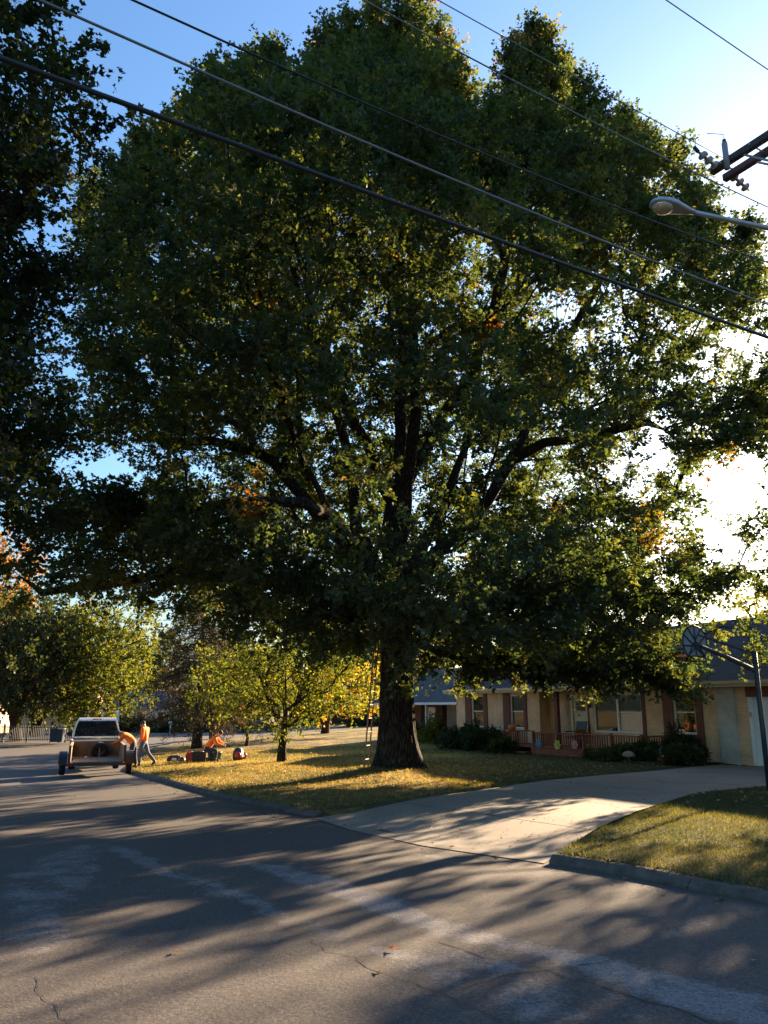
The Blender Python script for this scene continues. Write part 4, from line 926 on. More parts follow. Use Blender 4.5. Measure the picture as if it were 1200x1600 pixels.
# ------------------------------------------------------------------ utility pole, lamp, wires
PX, PY = 6.05, 10.0; WD = np.array((-.85,-.525)); WD /= np.linalg.norm(WD); CD = np.array((WD[1]*-1, WD[0])); CD = CD if CD[0] > 0 else -CD
up = thing('utility_pole', 'wooden utility pole with double crossarm carrying insulators over the street', 'utility pole', (PX,PY,G(PX,PY)-.1))
z0 = G(PX,PY)-.1
MB().tube([(0,0,0),(0,0,5),(0,0,11.2-z0)], [.17,.145,.115], 14).build('pole', M['pole_wood'], up, smooth=True)
AZ = 10.05-z0
cdv = Vector((CD[0],CD[1],0)); wdv = Vector((WD[0],WD[1],0))
for s in (-1,1):
    c0_ = wdv*s*.16; mb = MB(); secs = []
    for t_ in (-1.32,1.32): secs.append([tuple(c0_+cdv*t_+wdv*a+Vector((0,0,AZ+b2))) for a, b2 in ((-.05,-.06),(.05,-.06),(.05,.06),(-.05,.06))])
    mb.loft(secs).build('crossarm', M['arm_wood'], up, bevel=.01)
    MB().tube([cdv*-.75+c0_+Vector((0,0,AZ-.06)), Vector((0,0,AZ-.75))+c0_*.6], .018, 6).build('brace', M['galvanised'], up)
    MB().tube([cdv*.75+c0_+Vector((0,0,AZ-.06)), Vector((0,0,AZ-.75))+c0_*.6], .018, 6).build('brace', M['galvanised'], up)
for t_ in (-1.1,-.6,.7,1.15): MB().tube([cdv*t_-wdv*.24+Vector((0,0,AZ)), cdv*t_+wdv*.24+Vector((0,0,AZ))], .013, 6).build('bolt', M['galvanised'], up)
def insulator(a, b2, n=3, rr=.055):
    a = Vector(a); b2 = Vector(b2); L = (b2-a).length; q = (b2-a).to_track_quat('Z','Y').to_matrix().to_4x4(); pr = [(.018,0)]
    for k in range(n): z = L*(k+.3)/n; pr += [(.022,z-.03),(rr,z-.008),(rr*.95,z+.012),(.026,z+.02)]
    pr += [(.015,L)]
    MB().lathe(pr, 14, Matrix.Translation(a) @ q).build('insulator', M['porcelain'], up, smooth=True)
end = cdv*-1.2+Vector((0,0,AZ))
insulator(end+wdv*.2, end+wdv*.62+Vector((0,0,.10)), 3, .075); insulator(end-wdv*.22, end-wdv*.62+Vector((0,0,-.12)), 3, .075)
insulator(cdv*1.2+Vector((0,0,AZ+.06)), cdv*1.2+Vector((0,0,AZ+.34)), 3)
fc = cdv*-.98+wdv*.26
MB().tube([fc+Vector((0,0,AZ-.2)), fc+Vector((0,0,AZ+.26))], .045, 12).build('fuse_cutout', M['porcelain'], up, smooth=True)
MB().tube([fc+Vector((0,0,AZ+.26)), fc+Vector((0,0,AZ+.32))], .03, 10).build('fuse_cap', M['steel_dark'], up)
MB().tube([end+wdv*.62+Vector((0,0,.1)), end+wdv*.72+Vector((0,0,.15))], .03, 8).build('clamp', M['steel_dark'], up)
MB().tube([end+wdv*.7+Vector((0,0,.13)), end+wdv*.66+Vector((0,0,.3)), end+wdv*.5+cdv*.1+Vector((0,0,.42)), fc+Vector((0,0,AZ+.42)), fc+Vector((0,0,AZ+.3))], .006, 5).build('jumper', M['wire_alu'], up)
# cobra-head lamp
lamp_p = at(1040,322,9.7); armE = at(1291,377,10.05)
lm = thing('street_lamp', 'grey cobra head street lamp on a long arm, unlit', 'street lamp', tuple(lamp_p))
ae = Vector(armE-lamp_p); dirv = ae.normalized(); side = dirv.cross(Vector((0,0,1))).normalized(); upv = side.cross(dirv)
lp = Vector((PX,PY,armE[2]))-Vector(lamp_p)
MB().tube([dirv*.36, dirv*.9+Vector((0,0,.0)), ae*.75+Vector((0,0,.01)), lp+Vector((0,0,-.03))], [.034,.034,.036,.04], 12).build('arm', M['galvanised'], lm, smooth=True)
secs = []
for t_, w, hu, hd in ((-.22,.03,.02,.02),(-.20,.085,.05,.03),(-.12,.135,.085,.04),(0,.15,.10,.045),(.12,.135,.095,.045),(.22,.10,.075,.045),(.32,.065,.05,.04),(.42,.042,.036,.036)):
    ring = []
    for j in range(20):
        a = 2*math.pi*j/20; c, s = math.cos(a), math.sin(a); ring.append(tuple(dirv*t_+side*w*c+upv*(hu*s if s > 0 else hd*s)))
    secs.append(ring)
MB().loft(secs).build('head', M['galvanised'], lm, smooth=True)
secs = []
for k, (rr, dz) in enumerate(((.128,-.035),(.122,-.055),(.10,-.085),(.06,-.104),(.015,-.112))):
    secs.append([tuple(dirv*(-.04+rr*1.15*math.cos(a))+side*rr*math.sin(a)+upv*dz) for a in np.arange(20)*2*math.pi/20])
MB().loft(secs).build('lens', M['light_glass'], lm, smooth=True)
MB().tube([dirv*.15+upv*.09, dirv*.15+upv*.15], .04, 10).build('photocell', M['navy'], lm)
# wires: each lies in the vertical plane of the line; three sightings fix its sag
def wire(label, px3, off, rad, mat, far=42):
    o = np.array((PX,PY))+CD*off; S = []; Z = []
    for px, py in px3:
        r_ = ray(px, py); A_ = np.array([[r_[0], -WD[0]],[r_[1], -WD[1]]]); k, s = np.linalg.solve(A_, o); S.append(s); Z.append(CAM_H+r_[2]*k)
    co = np.polyfit(S, Z, 2 if len(S) > 2 else 1)
    if len(S) > 2: co[0] = min(max(co[0], 0.0005), 0.006)
    if len(S) > 2:
        l2 = np.polyfit(S, np.array(Z)-co[0]*np.array(S)**2, 1); co[1], co[2] = l2
    ss = np.linspace(0, far, 40); zz = np.polyval(co, ss)
    mb = MB().tube([(o[0]+WD[0]*s, o[1]+WD[1]*s, z) for s, z in zip(ss, zz)], rad, 8)
    w = mb.build('overhead_wire', M[mat], None, smooth=True); tag(w, label, 'wire', 'overhead wires'); return zz
wire('thick black lowest cable of the overhead line', [(0,92),(500,272),(1190,524)], -.12, .021, 'wire_black')
wire('grey cable just above the thick black cable', [(80,8),(600,235),(1195,474)], -.14, .011, 'wire_alu')
wire('dark service cable, third up from the thick black cable', [(212,0),(560,160),(1195,408)], -.13, .0095, 'wire_black')
wire('slim neutral wire running from the pole below the crossarm', [(690,65),(950,205),(1198,322)], -.1, .008, 'wire_alu')
wire('bare wire ending at the near insulator of the crossarm', [(684,0),(860,98),(1106,234)], -1.2, .007, 'wire_alu')
wire('topmost bare wire from the far end of the crossarm', [(1040,0),(1120,53),(1198,108)], .6, .007, 'wire_alu')
# ------------------------------------------------------------------ pickup and trailer at the kerb
HD = math.radians(20)
def wheel(name, parent, x, y, z, rr, w, rimm='galvanised'):
    m = Matrix.Translation((x,y,z)) @ Matrix.Rotation(math.pi/2,4,'Y')
    root = MB().lathe([(rr*.55,-w/2),(rr*.92,-w/2),(rr,-w*.32),(rr,w*.32),(rr*.92,w/2),(rr*.55,w/2)], 24, m, False).build(name, M['rubber'], parent, smooth=True)
    MB().lathe([(.0,-w*.3),(rr*.3,-w*.36),(rr*.56,-w*.3),(rr*.6,-w*.49),(rr*.6,w*.49),(rr*.56,w*.3),(rr*.3,w*.36),(0,w*.3)], 20, m, False).build('rim', M[rimm], root, smooth=True)
    MB().lathe([(.0,-w*.45),(rr*.12,-w*.43),(rr*.12,w*.43),(0,w*.45)], 10, m, False).build('hub_cap', M['steel_dark'], root)
    return root
p = gp(148,1197); tr = np.array((-9.75, 28.3)); 
def along(o, d, side=0): return (o[0]-math.sin(HD)*d+math.cos(HD)*side, o[1]+math.cos(HD)*d+math.sin(HD)*side)
tz = gz(*tr)
trailer = thing('utility_trailer', 'open plywood sided utility trailer hitched behind the white pickup', 'trailer', (tr[0],tr[1],tz), HD)
W = .86; L = 3.3; Z0 = .46; Z1 = 1.0
MB().box((-W,-.02,Z0-.1),(W,.08,Z0)).box((-W,L-.08,Z0-.1),(W,L,Z0)).box((-W,.08,Z0-.1),(-W+.08,L-.08,Z0)).box((W-.08,.08,Z0-.1),(W,L-.08,Z0)).box((-.04,.08,Z0-.1),(.04,L-.08,Z0-.02)).build('frame', M['steel_dark'], trailer)
for k in range(8): MB().box((-W+.09+k*.2,.0,Z0),(-W+.09+k*.2+.193,L-.03,Z0+.03)).build('floor_board', M['plywood'], trailer)
for s in (-1,1):
    for k in range(2): MB().box((s*W-.015,.02+k*1.64,Z0+.01),(s*W+.015,.02+k*1.64+1.62,Z1)).build('side_panel', M['plywood'], trailer)
    for yy in (.02,1.6,L-.1): MB().box((s*(W+.042)-.025,yy,Z0-.1),(s*(W+.042)+.025,yy+.06,Z1+.03)).build('stake', M['steel_dark'], trailer)
    MB().box((s*W-.04,.0,Z1),(s*W+.04,L,Z1+.035)).build('top_rail', M['wood'], trailer)
MB().box((-W+.018,L-.03,Z0+.035),(W-.018,L,Z1+.05)).build('front_panel', M['plywood'], trailer)
for s in (-1,1):
    wheel('wheel', trailer, s*(W+.25), 1.15, .34, .34, .2)
    f = [(1.15+.46*math.cos(a), .36+.44*math.sin(a)) for a in np.linspace(0,math.pi,11)]; f2 = [(1.15+.43*math.cos(a), .36+.41*math.sin(a)) for a in np.linspace(math.pi,0,11)]
    MB().prism(f+f2, 'x', s*(W+.12), s*(W+.38)).build('fender', M['steel_dark'], trailer)
    MB().box((s*W-.06,-.05,Z0-.09),(s*W+.06,-.021,Z0-.02)).build('tail_light', M['tail_red'], trailer)
MB().tube([(-W-.2,1.15,.34),(W+.2,1.15,.34)], .035, 8).build('axle', M['steel_dark'], trailer)
MB().tube([(-W+.1,L,Z0-.05),(0,L+1.35,Z0-.02)], .04, 6).tube([(W-.1,L,Z0-.05),(0,L+1.35,Z0-.02)], .04, 6).build('tongue', M['steel_dark'], trailer)
def placed(o, d, side, dz): x, y = along(o, d, side); return (x, y, gz(x,y)+dz)
sp = thing('spare_tyre', 'black spare tyre propped inside the trailer against its front panel', 'tyre', placed(tr, L-.2, .12, Z0+.33), HD)
m = Matrix.Rotation(math.pi/2+.18,4,'X')
MB().lathe([(.18,-.09),(.27,-.1),(.31,-.06),(.31,.06),(.27,.1),(.18,.09)], 26, m, False).build('tread', M['rubber'], sp, smooth=True); MB().lathe([(.0,-.03),(.15,-.03),(.185,-.08),(.185,.08),(.15,.03),(0,.03)], 20, m, False).build('rim', M['steel_dark'], sp, smooth=True)
rk = thing('rake', 'wooden handled rake standing against the trailer front', 'rake', placed(tr, L-.55, .1, Z0+.03), HD)
MB().tube([(0,0,0),(0,.42,.62)], .014, 6).build('handle', M['wood'], rk); MB().box((-.2,-.015,0),(.2,.015,.03)).build('head', M['steel_dark'], rk)
for k in range(9): MB().box((-.19+k*.045,-.04,.004),(-.18+k*.045,-.016,.02)).build('tine', M['steel_dark'], rk)
# pickup
to = np.array(along(tr, L+1.35+.25)); tz2 = gz(*to)
truck = thing('pickup_truck', 'white pickup truck parked at the kerb, seen from behind with tailgate up', 'pickup truck', (to[0],to[1],tz2), HD); truck.scale = (1,1,1.07)
W = .98; LT = 5.6
side_prof = [(0,.55),(0,1.12),(2.0,1.12),(3.75,1.12),(4.1,1.10),(5.35,.98),(5.55,.86),(5.58,.5),(5.1,.45)]
for a in np.linspace(0,math.pi,9): side_prof.append((4.62+.44*math.cos(a), .42+.42*math.sin(a)))
side_prof += [(4.1,.40),(1.75,.40)]
for a in np.linspace(0,math.pi,9): side_prof.append((1.22+.44*math.cos(a), .42+.42*math.sin(a)))
side_prof += [(.7,.45)]
mb = MB(); secs = []
for x, k in ((-W+.03,.975),(-W,1.0),(-W+.0,1.0)): pass
# bed sides, front end and doors share the flank outline; the bed is hollow
mb.prism(side_prof, 'x', -W, -W+.09); mb.prism(side_prof, 'x', W-.09, W)
mb.box((-W+.09,2.05,.5),(W-.09,5.45,1.05)); mb.box((-W+.09,.05,.55),(W-.09,2.05,.66))
mb.build('body', M['car_white'], truck, bevel=.012)
tg = MB().box((-W+.11,-.03,.62),(W-.11,.04,1.12)).build('tailgate', M['car_white'], truck, bevel=.02)
MB().box((-.13,-.045,.97),(.13,-.031,1.05)).build('handle', M['black_plastic'], tg, bevel=.005)
cab = []
for y_, z_, hw_ in ((2.02,1.125,.96),(2.10,1.45,.93),(2.26,1.80,.80),(2.40,1.86,.74),(3.0,1.88,.75),(3.55,1.84,.74),(3.75,1.76,.76),(4.35,1.125,.93)): cab.append((y_,z_,hw_))
secs = [[(-c[2],c[0],c[1]),(c[2],c[0],c[1])] for c in cab]
mb = MB(); v = [q for s in secs for q in s]; n = len(cab)
f = [(2*i,2*i+1,2*i+3,2*i+2) for i in range(n-1)]+[tuple(2*i for i in range(n)), tuple(2*i+1 for i in range(n))[::-1], (0,1,2*n-1,2*n-2)]
mb.add(v, f); mb.build('cab', M['car_white'], truck, bevel=.02)
def pane(name, pts, parent=truck, m='glass'): 
    q = [Vector(a) for a in pts]; nrm = (q[1]-q[0]).cross(q[2]-q[0]).normalized()
    return MB().loft([[tuple(a+nrm*.012) for a in q],[tuple(a-nrm*.006) for a in q]]).build(name, M[m], parent)
MB().loft([[(-.86,2.035-o,1.18),(.86,2.035-o,1.18),(.84,2.09-o,1.44),(-.84,2.09-o,1.44)] for o in (.006,.022)]).loft([[(-.84,2.096-o,1.444),(.84,2.096-o,1.444),(.73,2.235-o,1.755),(-.73,2.235-o,1.755)] for o in (.006,.022)]).build('rear_window', M['glass'], truck)
pane('windscreen', [(.86,4.29,1.2),(-.86,4.29,1.2),(-.72,3.8,1.71),(.72,3.8,1.71)])
for s in (-1,1):
    pane('side_window', [(s*.95,2.3,1.17),(s*.93,3.1,1.17),(s*.79,3.1,1.76),(s*.80,2.4,1.74)][::s]); pane('side_window', [(s*.94,3.16,1.17),(s*.93,4.2,1.17),(s*.78,3.72,1.72),(s*.79,3.16,1.76)][::s])
    MB().box((s*(W-.055)-.055,-.035,.72),(s*(W-.055)+.055,.05,1.1)).build('tail_light', M['tail_red'], truck, bevel=.01)
    MB().box((s*(W+.0)-.0,3.95,1.14),(s*(W+.2),4.02,1.32)).build('mirror', M['black_plastic'], truck, bevel=.02)
    for yy in (1.22,4.62): wheel('wheel', truck, s*(W-.13), yy, .38, .38, .25)
    MB().box((s*W-.012,3.0,1.0),(s*W+.012,3.2,1.03)).build('door_handle', M['black_plastic'], truck)
MB().box((-.18,2.28,1.81),(.18,2.33,1.85)).build('brake_light', M['tail_red'], truck)
bp = MB().box((-W+.02,-.16,.44),(W-.02,-.035,.6)).build('bumper', M['galvanised'], truck, bevel=.02); MB().box((-.16,-.175,.46),(.16,-.161,.58)).build('licence_plate', M['board_white'], bp)

# ------------------------------------------------------------------ people
def skin_mesh(joints, edges, root_k=0, sub=2):
    me = bpy.data.meshes.new('tmp'); me.from_pydata([j[0] for j in joints], edges, []); o = link(bpy.data.objects.new('tmp', me))
    md = o.modifiers.new('s', 'SKIN'); md.use_smooth_shade = True
    for k, sv in enumerate(me.skin_vertices[0].data):
        rr = joints[k][1]; sv.radius = rr if hasattr(rr, '__len__') else (rr, rr); sv.use_root = (k == root_k)
    if sub: m2 = o.modifiers.new('u', 'SUBSURF'); m2.levels = sub; m2.render_levels = sub
    dg = bpy.context.evaluated_depsgraph_get(); ev = o.evaluated_get(dg); out = bpy.data.meshes.new_from_object(ev)
    bpy.data.objects.remove(o); return out
def put(name, me, mat, parent):
    me.name = name; me.materials.clear(); me.materials.append(mat); me.polygons.foreach_set('use_smooth', [True]*len(me.polygons))
    o = link(bpy.data.objects.new(name, me)); o.parent = parent; return o
def chain_person(label, loc, J, face, hat=None, pants='denim', group='tree workers in orange', rotz=0):
    """J: joint positions pelvis, chest, neck, head, and for l/r: shoulder, elbow, hand, hip, knee, ankle, toe."""
    P = thing('person', label, 'person', loc, rotz, group)
    V = {k: Vector(v) for k, v in J.items()}
    js = []; ed = []; ix = {}
    def nd(k, p, r_): ix[k] = len(js); js.append((tuple(p), r_)); return ix[k]
    nd('pelvis', V['pelvis'], .11); nd('belly', V['pelvis'].lerp(V['chest'],.5), .10); nd('chest', V['chest'], .11); nd('neck', V['neck'], .058)
    hd = (V['head']-V['neck']); nd('skull0', V['neck']+hd*.55, .082); nd('skull1', V['head'], .098); nd('crown', V['head']+hd.normalized()*.075, .072)
    ed += [(0,1),(1,2),(2,3),(3,4),(4,5),(5,6)]
    for s in 'lr':
        a = nd('sh'+s, V['shoulder_'+s], .055); b2 = nd('el'+s, V['elbow_'+s], .045); c = nd('wr'+s, V['hand_'+s], .03); ed += [(2,a),(a,b2),(b2,c)]
        h = nd('hip'+s, V['hip_'+s], .095); k = nd('kn'+s, V['knee_'+s], .062); an = nd('an'+s, V['ankle_'+s], .042); ed += [(0,h),(h,k),(k,an)]
        fd = (V['hand_'+s]-V['elbow_'+s]).normalized(); sx = fd.cross(Vector((.3,.9,.2))).normalized(); nx_ = fd.cross(sx)
        pm = nd('pm'+s, V['hand_'+s]+fd*.05, (.028,.018)); ed.append((c, pm))
    body = put('body', skin_mesh(js, ed), M['skin'], P)
    for s in 'lr':                                              # five fingers each, curled
        fd = (V['hand_'+s]-V['elbow_'+s]).normalized(); sx = fd.cross(Vector((.3,.9,.2))).normalized(); nx_ = fd.cross(sx); mb = MB(); b0 = V['hand_'+s]+fd*.06
        for k in range(4):
            o = sx*(k-1.5)*.019; l = (.062,.075,.07,.055)[k]; mb.tube([b0+o, b0+o+fd*l*.5+nx_*.006, b0+o+fd*l*.85+nx_*.025, b0+o+fd*l*.95+nx_*.05], [.0095,.009,.008,.006], 6)
        mb.tube([b0-fd*.04+sx*.03, b0+sx*.05+nx_*.01, b0+fd*.025+sx*.052+nx_*.03], [.011,.01,.007], 6)
        mb.build('fingers', M['skin'], body, smooth=True)
        fw = V['toe_'+s]-V['ankle_'+s]; secs = []
        MB().tube([V['ankle_'+s]+Vector((0,0,.06)), V['ankle_'+s]+Vector((0,0,-.02)), V['ankle_'+s]+fw*.55, V['toe_'+s]], [.055,.06,.05,.035], 10).build('boot', M['boot'], P, smooth=True)
    # shirt: torso and sleeves; trousers: hips and legs
    js = [(tuple(V['pelvis'].lerp(V['chest'],-.14)), .158),(tuple(V['pelvis'].lerp(V['chest'],.5)), .148),(tuple(V['chest']), .165),(tuple(V['chest'].lerp(V['neck'],.72)), .088)]; ed = [(0,1),(1,2),(2,3)]
    for s in 'lr':
        k = len(js); js += [(tuple(V['shoulder_'+s]), .085),(tuple(V['elbow_'+s]), .062),(tuple(V['elbow_'+s].lerp(V['hand_'+s],.88)), .045)]; ed += [(2,k),(k,k+1),(k+1,k+2)]
    put('shirt', skin_mesh(js, ed), M['orange_cloth'], P)
    js = [(tuple(V['pelvis']), .147),(tuple(V['pelvis'].lerp(V['chest'],.25)), .135)]; ed = [(0,1)]
    for s in 'lr':
        k = len(js); js += [(tuple(V['hip_'+s]), .112),(tuple(V['knee_'+s]), .08),(tuple(V['ankle_'+s]+Vector((0,0,.03))), .062)]; ed += [(0,k),(k,k+1),(k+1,k+2)]
    put('trousers', skin_mesh(js, ed), M[pants], P)
    # face and hair in the head's own frame
    F_ = Vector(face).normalized(); U_ = hd.normalized(); F_ = (F_-U_*F_.dot(U_)).normalized(); R_ = F_.cross(U_); H = V['head']
    def blob(name, c, rad, m, n=10): 
        q = Matrix((R_,F_,U_)).transposed(); secs = []
        for i in range(1,8):
            a = math.pi*i/8; secs.append([tuple(c+q@Vector((rad[0]*math.sin(a)*math.cos(b2),rad[1]*math.sin(a)*math.sin(b2),rad[2]*math.cos(a)))) for b2 in np.arange(n)*2*math.pi/n])
        return MB().loft(secs).build(name, M[m], body, smooth=True)
    blob('nose', H+F_*.10-U_*.015, (.014,.022,.024), 'skin'); blob('jaw', H+F_*.035-U_*.075, (.06,.06,.045), 'skin'); blob('mouth', H+F_*.089-U_*.06, (.024,.008,.006), 'red_plastic')
    for s in (-1,1): blob('eye', H+F_*.088+R_*s*.033+U_*.015, (.012,.01,.008), 'white_paint'); blob('ear', H+R_*s*.097, (.012,.024,.032), 'skin')
    blob('hair', H-F_*.02+U_*.04, (.105,.108,.092), hat or 'hair', 14)
    return P
# walking man beside the trailer, looking down (x right, y away)
wx, wy = on(222,1198)[:2]; wz = G(wx,wy)
chain_person('worker in orange shirt and jeans striding beside the trailer, head bowed', (wx,wy,wz),
  dict(pelvis=(0,0,.93), chest=(.03,0,1.32), neck=(.0,0,1.47), head=(-.08,0,1.585), shoulder_l=(-.02,-.19,1.43), shoulder_r=(.06,.19,1.43), elbow_l=(.02,-.26,1.14), elbow_r=(.02,.25,1.14), hand_l=(-.12,-.24,.92), hand_r=(-.16,.2,.95),
       hip_l=(-.03,-.09,.88), hip_r=(.03,.09,.88), knee_l=(-.1,-.1,.48), knee_r=(.16,.1,.5), ankle_l=(-.08,-.1,.09), ankle_r=(.44,.1,.17), toe_l=(-.24,-.1,.04), toe_r=(.34,.1,.05)), (-1,-.15,-.5))
bx_, by_ = wx-.10, wy-1.1; bz = G(bx_,by_)
chain_person('worker in orange shirt bent over the trailer side reaching in', (bx_,by_,bz),
  dict(pelvis=(.05,0,.88), chest=(-.22,0,1.18), neck=(-.40,0,1.27), head=(-.53,-.02,1.26), shoulder_l=(-.3,-.19,1.2), shoulder_r=(-.28,.19,1.24), elbow_l=(-.45,-.24,.99), elbow_r=(-.5,.2,1.05), hand_l=(-.66,-.2,.93), hand_r=(-.72,.15,.98),
       hip_l=(.04,-.1,.84), hip_r=(.05,.1,.84), knee_l=(-.02,-.12,.46), knee_r=(.08,.12,.46), ankle_l=(.0,-.12,.09), ankle_r=(.14,.12,.09), toe_l=(-.16,-.12,.04), toe_r=(-.02,.12,.04)), (-.5,0,-1), pants='dark_denim')
cx_, cy_ = on(326,1190)[:2]; cz = G(cx_,cy_)
chain_person('worker in orange shirt crouching over tools on the lawn', (cx_,cy_,cz),
  dict(pelvis=(-.12,.05,.52), chest=(.16,0,.92), neck=(.33,0,1.06), head=(.43,-.01,1.14), shoulder_l=(.22,-.19,.96), shoulder_r=(.22,.19,.98), elbow_l=(.38,-.24,.72), elbow_r=(.42,.22,.74), hand_l=(.58,-.12,.66), hand_r=(.6,.1,.66),
       hip_l=(-.1,-.1,.5), hip_r=(-.1,.12,.5), knee_l=(.34,-.14,.46), knee_r=(.3,.16,.12), ankle_l=(.3,-.14,.09), ankle_r=(-.1,.16,.1), toe_l=(.48,-.14,.04), toe_r=(.06,.16,.02)), (.8,0,-.8), pants='dark_denim')
# tools on the lawn
def spot(px, py): x, y, z = on(px, py); return (x, y, G(x,y)-.01)
fcn = thing('fuel_can', 'red plastic fuel can on the lawn beside the black crate', 'fuel can', spot(296,1190), .3)
MB().loft([[(x*k,y*k,z) for x,y in ((-.17,-.12),(.17,-.12),(.17,.12),(-.17,.12))] for k, z in ((.95,0),(1,.03),(1,.26),(.8,.34),(.5,.38))]).build('tank', M['red_plastic'], fcn, bevel=.02)
MB().tube([(-.1,0,.36),(-.08,0,.44),(.06,0,.44),(.09,0,.36)], .018, 8).build('handle', M['red_plastic'], fcn, smooth=True); MB().tube([(.12,0,.34),(.2,0,.46)], [.03,.015], 8).build('spout', M['black_plastic'], fcn)
cr = thing('crate', 'black plastic crate of gear on the lawn between red can and green coil', 'crate', spot(311,1190), .1)
mb = MB().box((-.28,-.2,0),(.28,.2,.02)).box((-.28,-.2,.02),(-.26,.2,.38)).box((.26,-.2,.02),(.28,.2,.38)).box((-.26,-.2,.02),(.26,-.18,.38)).box((-.26,.18,.02),(.26,.2,.38)); mb.build('box', M['black_plastic'], cr); MB().box((-.3,-.22,.36),(.3,-.201,.41)).box((-.3,.201,.36),(.3,.22,.41)).box((-.3,-.2,.36),(-.281,.2,.41)).box((.281,-.2,.36),(.3,.2,.41)).build('lip', M['black_plastic'], cr)
MB().tube([(-.2,-.1,.1),(-.05,.1,.3),(.1,-.1,.4),(.2,.1,.36)], .05, 8).build('rope_bundle', M['wood'], cr, smooth=True)
hc = thing('rope_coil', 'green rope coil lying on the lawn against the black crate', 'rope', spot(323,1189))
for k in range(5): MB().tube([(.24*math.cos(a)+.02*math.sin(3*a+k),.06*math.sin(2*a)+.03*k-.06,.26+.22*math.sin(a)) for a in np.linspace(0,2*math.pi,25)], .022, 6, False).build('loop', M['green_plastic'], hc, smooth=True)
tb_ = thing('tub', 'teal plastic tub at the feet of the crouching worker', 'tub', spot(335,1189))
MB().lathe([(.2,0),(.25,.02),(.29,.36),(.31,.36),(.31,.39),(.275,.39),(.24,.05),(.0,.04)], 22).build('bucket', M['teal_plastic'], tb_, smooth=True); MB().tube([(.29,0,.33),(.3,.12,.2),(.29,.2,.12)], .01, 6).build('handle', M['galvanised'], tb_)
bg_ = thing('tool_bag', 'dark tool bag slumped on the lawn left of the red can', 'bag', spot(272,1190), .2)
MB().loft([[(a*k,b2*k,z) for a, b2 in ((-.3,-.12),(.3,-.14),(.32,.1),(-.28,.14))] for k, z in ((1,0),(1.05,.08),(.95,.2),(.6,.27))]).build('bag', M['black_plastic'], bg_, bevel=.03); MB().tube([(-.15,0,.25),(-.1,0,.36),(.1,0,.37),(.16,0,.25)], .015, 6).build('handle', M['boot'], bg_); MB().box((-.1,-.155,.05),(.1,-.135,.17)).build('pocket', M['pale_siding'], bg_)
hl = thing('helmet', 'dark rounded helmet lying between tool bag and red can', 'helmet', spot(284,1190))
MB().lathe([(.17,0),(.165,.08),(.13,.16),(.06,.2),(0,.21)], 18).build('shell', M['black_plastic'], hl, smooth=True); MB().lathe([(.2,.01),(.2,.03),(.165,.035)], 18).build('brim', M['black_plastic'], hl)
bb = thing('backpack_blower', 'dark red backpack blower standing alone on the sunny lawn', 'leaf blower', spot(372,1188), -.2)
MB().loft([[(a*k,b2*k,z) for a, b2 in ((-.2,-.14),(.2,-.14),(.2,.14),(-.2,.14))] for k, z in ((.9,0),(1,.06),(1,.3),(.75,.46),(.45,.52))]).build('housing', M['black_plastic'], bb, bevel=.03)
MB().lathe([(.0,0),(.13,.01),(.15,.05),(.13,.1),(0,.11)], 18, Matrix.Translation((.05,-.13,.22)) @ Matrix.Rotation(math.pi/2,4,'X')).build('fan_cover', M['red_plastic'], bb, smooth=True)
MB().tube([(.16,0,.12),(.3,-.02,.1),(.36,-.05,.22),(.3,-.1,.34)], .045, 10).build('hose', M['red_plastic'], bb, smooth=True)
# ladder against the oak
l0 = gp(575,1200); l0 = np.array((l0[0], TY-.1, 0)); l0 = np.array((-0.52, 24.25, G(-0.52,24.25)))
ld = thing('ladder', 'pale extension ladder leaning steeply against the oak trunk', 'ladder', tuple(l0))
tp = Vector((.30,.05,3.7)); w_ = Vector((.10,.36,0))*.58
for s in (-1,1): MB().tube([w_*s, tp+w_*s], .024, 6).build('stile', M['wood'], ld)
for k in range(9): c = tp*((k+.6)/9.6); MB().tube([c-w_, c+w_], .015, 6).build('rung', M['wood'], ld)

# ------------------------------------------------------------------ far left: iron fence, house, bins; far right: van, cars, houses
f0 = at(-30,1150,66.5); f1 = at(118,1150,63.5)
fence = thing('iron_fence', 'black iron picket fence behind the street trees', 'fence', (f0[0],f0[1],gz(f0[0],f0[1])), math.atan2(f1[1]-f0[1], f1[0]-f0[0])); FL = math.hypot(f1[0]-f0[0], f1[1]-f0[1])
pk0 = MB().box((-.018,-.018,.08),(.018,.018,1.3)).build('picket', M['steel_dark'], fence); k = 0
for i in range(int(FL/.17)):
    o = pk0 if i == 0 else link(pk0.copy()); o.parent = fence; o.location = (.08+i*.17,0,0)
for z in (.2,1.15): MB().box((0,-.022,z),(FL,.022,z+.05)).build('rail', M['steel_dark'], fence)
for i in range(5): MB().box((i*FL/4-.05,-.05,-.1),(i*FL/4+.05,.05,1.42)).build('post', M['steel_dark'], fence)
